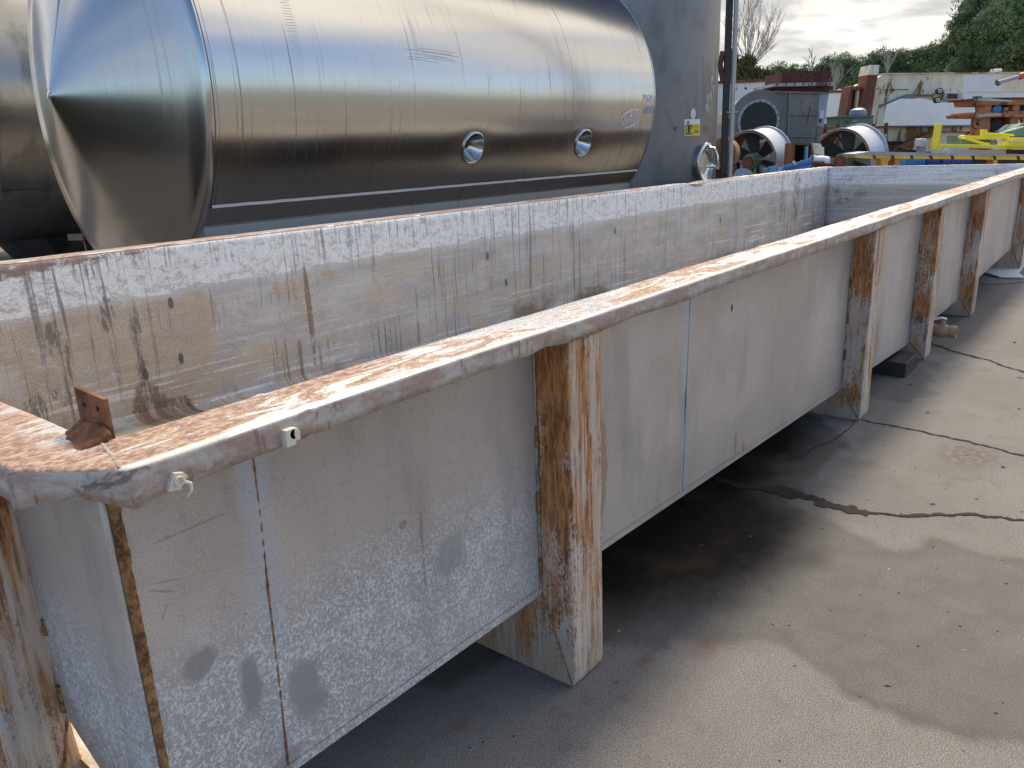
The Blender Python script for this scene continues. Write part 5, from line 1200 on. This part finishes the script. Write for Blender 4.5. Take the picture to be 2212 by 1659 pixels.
# rusty odds and ends by the barrel fans
RD = thing('rusty_drum_cover', 'orange rusted round motor cover half hidden behind the stand pipes', 'cover', foot(100, 14.6))
b = MB(); c_ = W1(92, 1090, 14.6); b.lathe([(0, .26), (.02, .27), (.30, .27), (.34, .22), (.36, .12), (.36, .001)], c_, (FH*-1-RH*.6).normalized(), 36); b.build('cover_shell', 'orust', RD, smooth=True)
b = MB(); b.box((c_.x-.2, c_.y-.2, 0), (c_.x+.2, c_.y+.2, c_.z-.2)); b.build('plinth', 'dkrust', RD)
def boxframe(label, pts, D, t, parts_mat, wpx=9):
    x0_, x1_ = pts[0][0], pts[1][0]; t_ = thing('duct_frame', label, 'duct', foot((x0_+x1_)/2, D), 'rusty square ducts by the fans'); n_ = len(pts); cx = sum(p[0] for p in pts)/4; cy = sum(p[1] for p in pts)/4
    for i in range(4):
        p, q = pts[i], pts[(i+1) % 4]; pi = (p[0]+(cx-p[0])*.2, p[1]+(cy-p[1])*.15); qi = (q[0]+(cx-q[0])*.2, q[1]+(cy-q[1])*.15); slab('frame_side', [p, q, qi, pi], D, t, parts_mat, t_)
    slab('dark_inside', [(p[0]+(cx-p[0])*.1, p[1]+(cy-p[1])*.1) for p in pts], D+t*.7, .02, 'hole', t_)
    a = W1(*pts[3], D); b = MB(); m_ = (W1(*pts[3], D)+W1(*pts[2], D))/2; b.frame_box(Vector((m_.x, m_.y, min(m_.z, 5)/2))+FH*.2, RH, FH, ZU, .4, .3, m_.z); b.build('plinth', 'dkrust', t_); return t_
boxframe('small rusty square duct opening below the orange round cover', [(112, 1148), (200, 1150), (196, 1290), (108, 1290)], 14.5, .3, 'dkrust')
bf = boxframe('taller rusty square duct with dark opening between the two barrel fans', [(574, 1016), (716, 1020), (706, 1190), (566, 1186)], 15.0, .45, 'rustp')
slab('blue_liner', [(664, 1038), (682, 1038), (674, 1178), (656, 1178)], 15.0, .1, 'lblue', bf)
FB = thing('flange_box', 'rust stained cream flanged box left of the barrel fan under the green box', 'box', foot(750, 14.9))
slab('flange', [(716, 1016), (768, 1020), (782, 1050), (778, 1096), (724, 1092)], 14.9, .06, 'cream', FB); slab('box_body', [(722, 1030), (792, 1045), (800, 1290), (720, 1290)], 14.98, .4, 'cream2', FB)
slab('label_plate', [(734, 1028), (752, 1030), (752, 1056), (734, 1054)], 14.88, .01, 'paper', FB)
LD = thing('grey_blue_lid', 'round grey blue lid leaning just over the trough rim', 'lid', tuple(W1(222, 1262, 13.9)[:2])+(0,))
c_ = W1(222, 1262, 14.1); b = MB(); b.lathe([(0, .001), (.03, .1), (.03, .17), (0, .185), (-.04, .185), (-.9, .16)], c_, (ZU+(-FH)*1.6).normalized(), 32); b.build('lid_dome', 'bluegrey', LD, smooth=True)
b = MB(); b.frame_box(Vector((c_.x, c_.y, c_.z/2-.15))+FH*.35, RH, FH, ZU, .3, .3, c_.z-.3); b.build('stand', 'dkrust', LD)
b = MB(); b.frame_box(c_+(ZU+(-FH)*1.6).normalized()*.035+ZU*.03, RH, (ZU+(-FH)*1.6).normalized(), ZU, .06, .01, .04); b.build('label_plate', 'paper', LD)
def crate(label, pts, D, depth, mat):
    t_ = thing('blue_crate', label, 'crate', foot(pts[0][0], D), 'blue plastic crates behind the rim')
    slab('front_wall', pts, D, .02, mat, t_); P = [W1(*p, D) for p in pts]
    b = MB(); b.prism([P[0], P[3], P[3]+FH*depth, P[0]+FH*depth], RH*.015); b.prism([P[1]-RH*.015, P[2]-RH*.015, P[2]-RH*.015+FH*depth, P[1]-RH*.015+FH*depth], RH*.015); b.build('side_wall', mat, t_)
    b = MB(); b.prism([P[0]+ZU*.0, P[1], P[1]+ZU*.03, P[0]+ZU*.03], -FH*.02); b.build('rim_band', mat, t_)
    b = MB(); b.prism([P[2], P[3], P[3]+FH*depth, P[2]+FH*depth], ZU*.01); b.build('crate_floor', mat, t_)
    b = MB(); m_ = (P[2]+P[3])/2; b.frame_box(Vector((m_.x, m_.y, m_.z/2))+FH*depth/2, RH, FH, ZU, .4, .25, m_.z-.01); b.build('plinth', 'wood', t_); return t_
crate('small light blue crate behind the trough rim under the left barrel fan', [(396, 1196), (462, 1188), (460, 1240), (400, 1246)], 13.8, .3, 'lblue')
bc = crate('larger bright blue slanting crate behind the trough rim beside the rusty duct', [(504, 1190), (690, 1140), (716, 1186), (490, 1240)], 13.8, .4, 'blue')
b = MB(); bar(b, (578, 1146), (590, 1170), 14, 13.76, .03); b.build('zip_tie', 'plastic', bc)
b = MB(); bar(b, (520, 1205), (700, 1162), 9, 13.77, .03); b.build('crate_rib', 'dblue', bc)
WCn = thing('white_can', 'crumpled white metal can next to a red brown motor under the fan', 'can', foot(800, 14.2))
c_ = W1(806, 1156, 14.2); b = MB(); b.lathe([(0, .001), (0, .11), (.12, .10), (.22, .075), (.30, .08)], c_, (-RH+ZU*.25-FH*.2).normalized(), 20); b.build('can_body', 'signw', WCn, smooth=True, auto=30)
b = MB(); b.frame_box(Vector((c_.x, c_.y, c_.z/2-.05)), RH, FH, ZU, .2, .2, c_.z-.12); b.build('plinth', 'dkrust', WCn)
RM = thing('brown_motor', 'small red brown motor with a stub shaft on the rim side of the duct', 'motor', foot(735, 14.1))
c_ = W1(728, 1172, 14.1); b = MB(); b.lathe([(0, .001), (0, .07), (.22, .07), (.22, .025), (.36, .025), (.36, .001)], c_-RH*.08, (RH-FH*.2).normalized(), 16); b.build('motor_body', 'dkrust', RM, smooth=True, auto=30)
b = MB(); b.frame_box(Vector((c_.x, c_.y, c_.z/2-.03)), RH, FH, ZU, .2, .2, c_.z-.08); b.build('plinth', 'dkrust', RM)

# ------------------------------------------------------------ trees
def tuft(b, c, r, n, size, rr):
    for _ in range(n):
        th_ = rr.uniform(0, 2*PI); z = rr.uniform(-.5, 1); q = math.sqrt(max(0, 1-z*z)); d_ = Vector((math.cos(th_)*q, math.sin(th_)*q, z)); p = c+d_*r*rr.uniform(.55, 1.05)
        a = (d_+Vector((rr.uniform(-.8, .8), rr.uniform(-.8, .8), rr.uniform(-.3, .9)))).normalized(); s_ = a.cross(Vector((rr.uniform(-1, 1), rr.uniform(-1, 1), rr.uniform(-1, 1)))).normalized()
        L = size*rr.uniform(.7, 1.4); w_ = size*.28; k = len(b.v)
        b.v += [p-s_*w_, p+s_*w_, p+a*L+s_*w_*.3, p+a*L-s_*w_*.3]; b.f.append([k, k+1, k+2, k+3]); b.mi.append(0)
def pine(label, lobes, D, tr=.32, nt=26, size=.16, seed=1, dens=1.0, mat='pine'):
    rr = random.Random(seed); cs = [(W1(x, y, D+dz), r*KP*(D+dz)) for x, y, r, dz in lobes]
    cx = sum(c.x for c, r in cs)/len(cs); cy = sum(c.y for c, r in cs)/len(cs)
    t_ = thing('pine_tree', label, 'tree', (cx, cy, 0), 'pines beyond the yard')
    b = MB(); core = MB()
    for c, r in cs:
        n = max(6, int(dens*4*PI*r*r/(tr*tr*PI)*1.1))
        for _ in range(n):
            z = rr.uniform(-.75, 1); th_ = rr.uniform(0, 2*PI); q = math.sqrt(1-z*z); d_ = Vector((math.cos(th_)*q, math.sin(th_)*q, z*.85))
            if d_.dot(FH) > .45: continue
            tuft(b, c+d_*r*rr.uniform(.78, 1.0), tr*rr.uniform(.6, 1.25), nt, size, rr)
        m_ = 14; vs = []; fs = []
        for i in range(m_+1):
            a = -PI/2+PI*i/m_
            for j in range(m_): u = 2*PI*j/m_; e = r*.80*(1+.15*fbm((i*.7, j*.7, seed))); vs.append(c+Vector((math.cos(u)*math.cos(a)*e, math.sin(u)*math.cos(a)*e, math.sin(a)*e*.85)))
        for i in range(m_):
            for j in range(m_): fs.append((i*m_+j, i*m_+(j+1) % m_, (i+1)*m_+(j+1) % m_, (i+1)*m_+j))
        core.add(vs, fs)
    cr_ = b.build('crown', mat, t_); o = core.build('shade_core', 'pinecore', t_, smooth=True); o.parent = cr_
    b = MB(); base = Vector((cx, cy, 0)); b.tube([base, base+ZU*cs[0][0].z*.4+RH*.1, Vector((cx, cy, cs[0][0].z*.8))], .28, 8, .12)
    for c, r in cs: b.tube([Vector((cx, cy, c.z*.6)), c.lerp(Vector((cx, cy, c.z)), .4)-ZU*.2, c], .10, 5, .04)
    b.build('trunk', 'bark', t_)
pine('tall dense dark pine filling the upper right corner', [(1790, 240, 105, 0), (1775, 130, 62, 0), (1850, 60, 110, 1), (1850, 340, 130, 0), (2000, 180, 170, -1), (2000, 370, 150, -1), (2150, 40, 180, 0), (2160, 260, 190, -1), (2330, 180, 220, 0), (1930, -60, 120, 1), (2190, 430, 120, 0), (2350, 420, 150, 0), (2180, -150, 170, 1), (1700, 190, 34, 1), (1770, 470, 95, 0), (1900, 500, 100, 0), (2060, 500, 110, 0), (2300, 500, 110, 0)], 46, .30, 34, .115, 3)
pine('rounded pine leaning against the left flank of the tallest dark pine', [(1680, 330, 75, 0), (1640, 400, 70, 0), (1700, 440, 90, 0), (1650, 500, 90, 0), (1600, 350, 45, 1)], 49, .26, 30, .10, 4)
pine('low round pine at the left of the tree line behind the rusty hood', [(470, 520, 70, 0), (560, 520, 55, 0), (640, 520, 50, 0)], 60, .26, 28, .105, 5)
pine('round topped pine behind the right edge of the rusty hood', [(780, 500, 75, 0), (860, 465, 70, 0), (740, 570, 85, 0), (860, 570, 90, 0)], 58, .26, 28, .105, 6)
pine('broad pine left of the pale headed rusty column', [(945, 460, 68, 0), (1015, 480, 75, 0), (970, 570, 95, 0), (1060, 600, 70, 0)], 54, .26, 28, .105, 7)
pine('pale edged pine directly behind the pale headed column', [(1110, 470, 70, 0), (1180, 425, 65, 0), (1075, 560, 85, 0), (1160, 530, 90, 0)], 52, .26, 30, .105, 8)
pine('pine with the highest hump in the middle of the tree line', [(1245, 410, 68, 0), (1320, 425, 68, 0), (1260, 500, 85, 0), (1350, 500, 80, 0)], 55, .26, 30, .105, 9)
pine('flat topped pine right of the middle hump in the tree line', [(1410, 400, 62, 0), (1480, 395, 68, 0), (1430, 480, 85, 0), (1500, 480, 80, 0)], 56, .26, 30, .105, 10)
pine('pine joining the tree line to the darker tall pines', [(1550, 375, 62, 0), (1600, 400, 70, 0), (1570, 470, 85, 0), (1540, 500, 60, 0)], 53, .26, 30, .105, 11)
pine('small far pine between the bare tree and the rusty hood', [(350, 545, 70, 0), (250, 560, 65, 0), (420, 560, 50, 0)], 64, .26, 28, .105, 12)
def bush(label, lobes, D, seed):
    rr = random.Random(seed); cs = [(W1(x, y, D), r*KP*D) for x, y, r in lobes]; c0 = cs[0][0]
    t_ = thing('shrub', label, 'shrub', (c0.x, c0.y, 0)); b = MB()
    for c, r in cs:
        for _ in range(60):
            d_ = Vector((rr.gauss(0, 1), rr.gauss(0, 1), rr.gauss(0, 1))).normalized(); tuft(b, c+d_*r*rr.uniform(.3, 1), .16, 9, .11, rr)
    b.build('foliage', 'bush', t_); b = MB()
    for c, r in cs: b.tube([Vector((c0.x, c0.y, 0)), c0.lerp(c, .5)-ZU*.8, c+ZU*r*.6], .04, 5, .012)
    b.build('stem', 'bark', t_)
bush('loose olive green shrub at the foot of the bare tree beside the stand pipes', [(180, 470, 45), (150, 530, 50), (230, 500, 45), (260, 440, 30), (220, 545, 50), (310, 545, 40), (135, 420, 28), (390, 550, 36)], 33, 5)
def bare(label, stems, D, seed, r0_=.05, lv=4):
    rr = random.Random(seed); p0_ = W1(*stems[0][0], D); t_ = thing('bare_tree', label, 'tree', (p0_.x, p0_.y, 0), 'leafless trees beyond the yard'); b = MB(); tw = MB()
    b.tube([Vector((p0_.x, p0_.y, 0)), p0_], r0_*1.6, 6, r0_*1.2)
    def grow(p, d_, L, r, l):
        q = p; pts = [p]
        for k in range(4): d_ = (d_+Vector((rr.uniform(-.10, .10), rr.uniform(-.10, .10), rr.uniform(-.03, .10)))).normalized(); q = q+d_*L/4; pts.append(q)
        (b if l >= lv-1 else tw).tube(pts, r, 4 if l > 1 else 3, r*.55, cap=False)
        if l > 0:
            for k in range(4 if l > 1 else 3):
                s_ = pts[rr.randint(1, 4)]; nd = (d_*1.0+Vector((rr.uniform(-1, 1), rr.uniform(-1, 1), rr.uniform(-.2, .7)))*.62).normalized(); grow(s_, nd, L*rr.uniform(.5, .78), r*.55, l-1)
    for (a, e) in stems:
        pa_ = W1(*a, D); pe = W1(*e, D+rr.uniform(-.8, .8)); grow(pa_, (pe-pa_).normalized(), (pe-pa_).length*.62, r0_, lv)
    b.build('trunk', 'twig', t_); tw.build('branches', 'twig', t_)
bare('tall leafless tree with pale fine twigs rising beside the stand pipes', [((245, 470), (215, 0)), ((245, 470), (300, -40)), ((250, 480), (370, 60)), ((250, 490), (440, 180)), ((250, 500), (500, 330)), ((240, 480), (170, 120)), ((250, 490), (470, 260)), ((245, 470), (330, 90))], 34, 4, .028)
bare('leafless shrub in front of the round pine right of the rusty hood', [((862, 640), (830, 480)), ((862, 640), (900, 450)), ((862, 640), (945, 500)), ((862, 640), (870, 470))], 42, 8, .026, 3)
bare('leafless shrub just right of the pale headed column', [((1238, 520), (1200, 400)), ((1238, 520), (1240, 370)), ((1238, 520), (1300, 400)), ((1238, 520), (1270, 385))], 44, 9, .024, 3)
bare('sparse bare saplings sticking up left of the tree line', [((705, 480), (712, 345)), ((705, 490), (735, 400)), ((700, 490), (670, 400))], 48, 12, .035, 2)
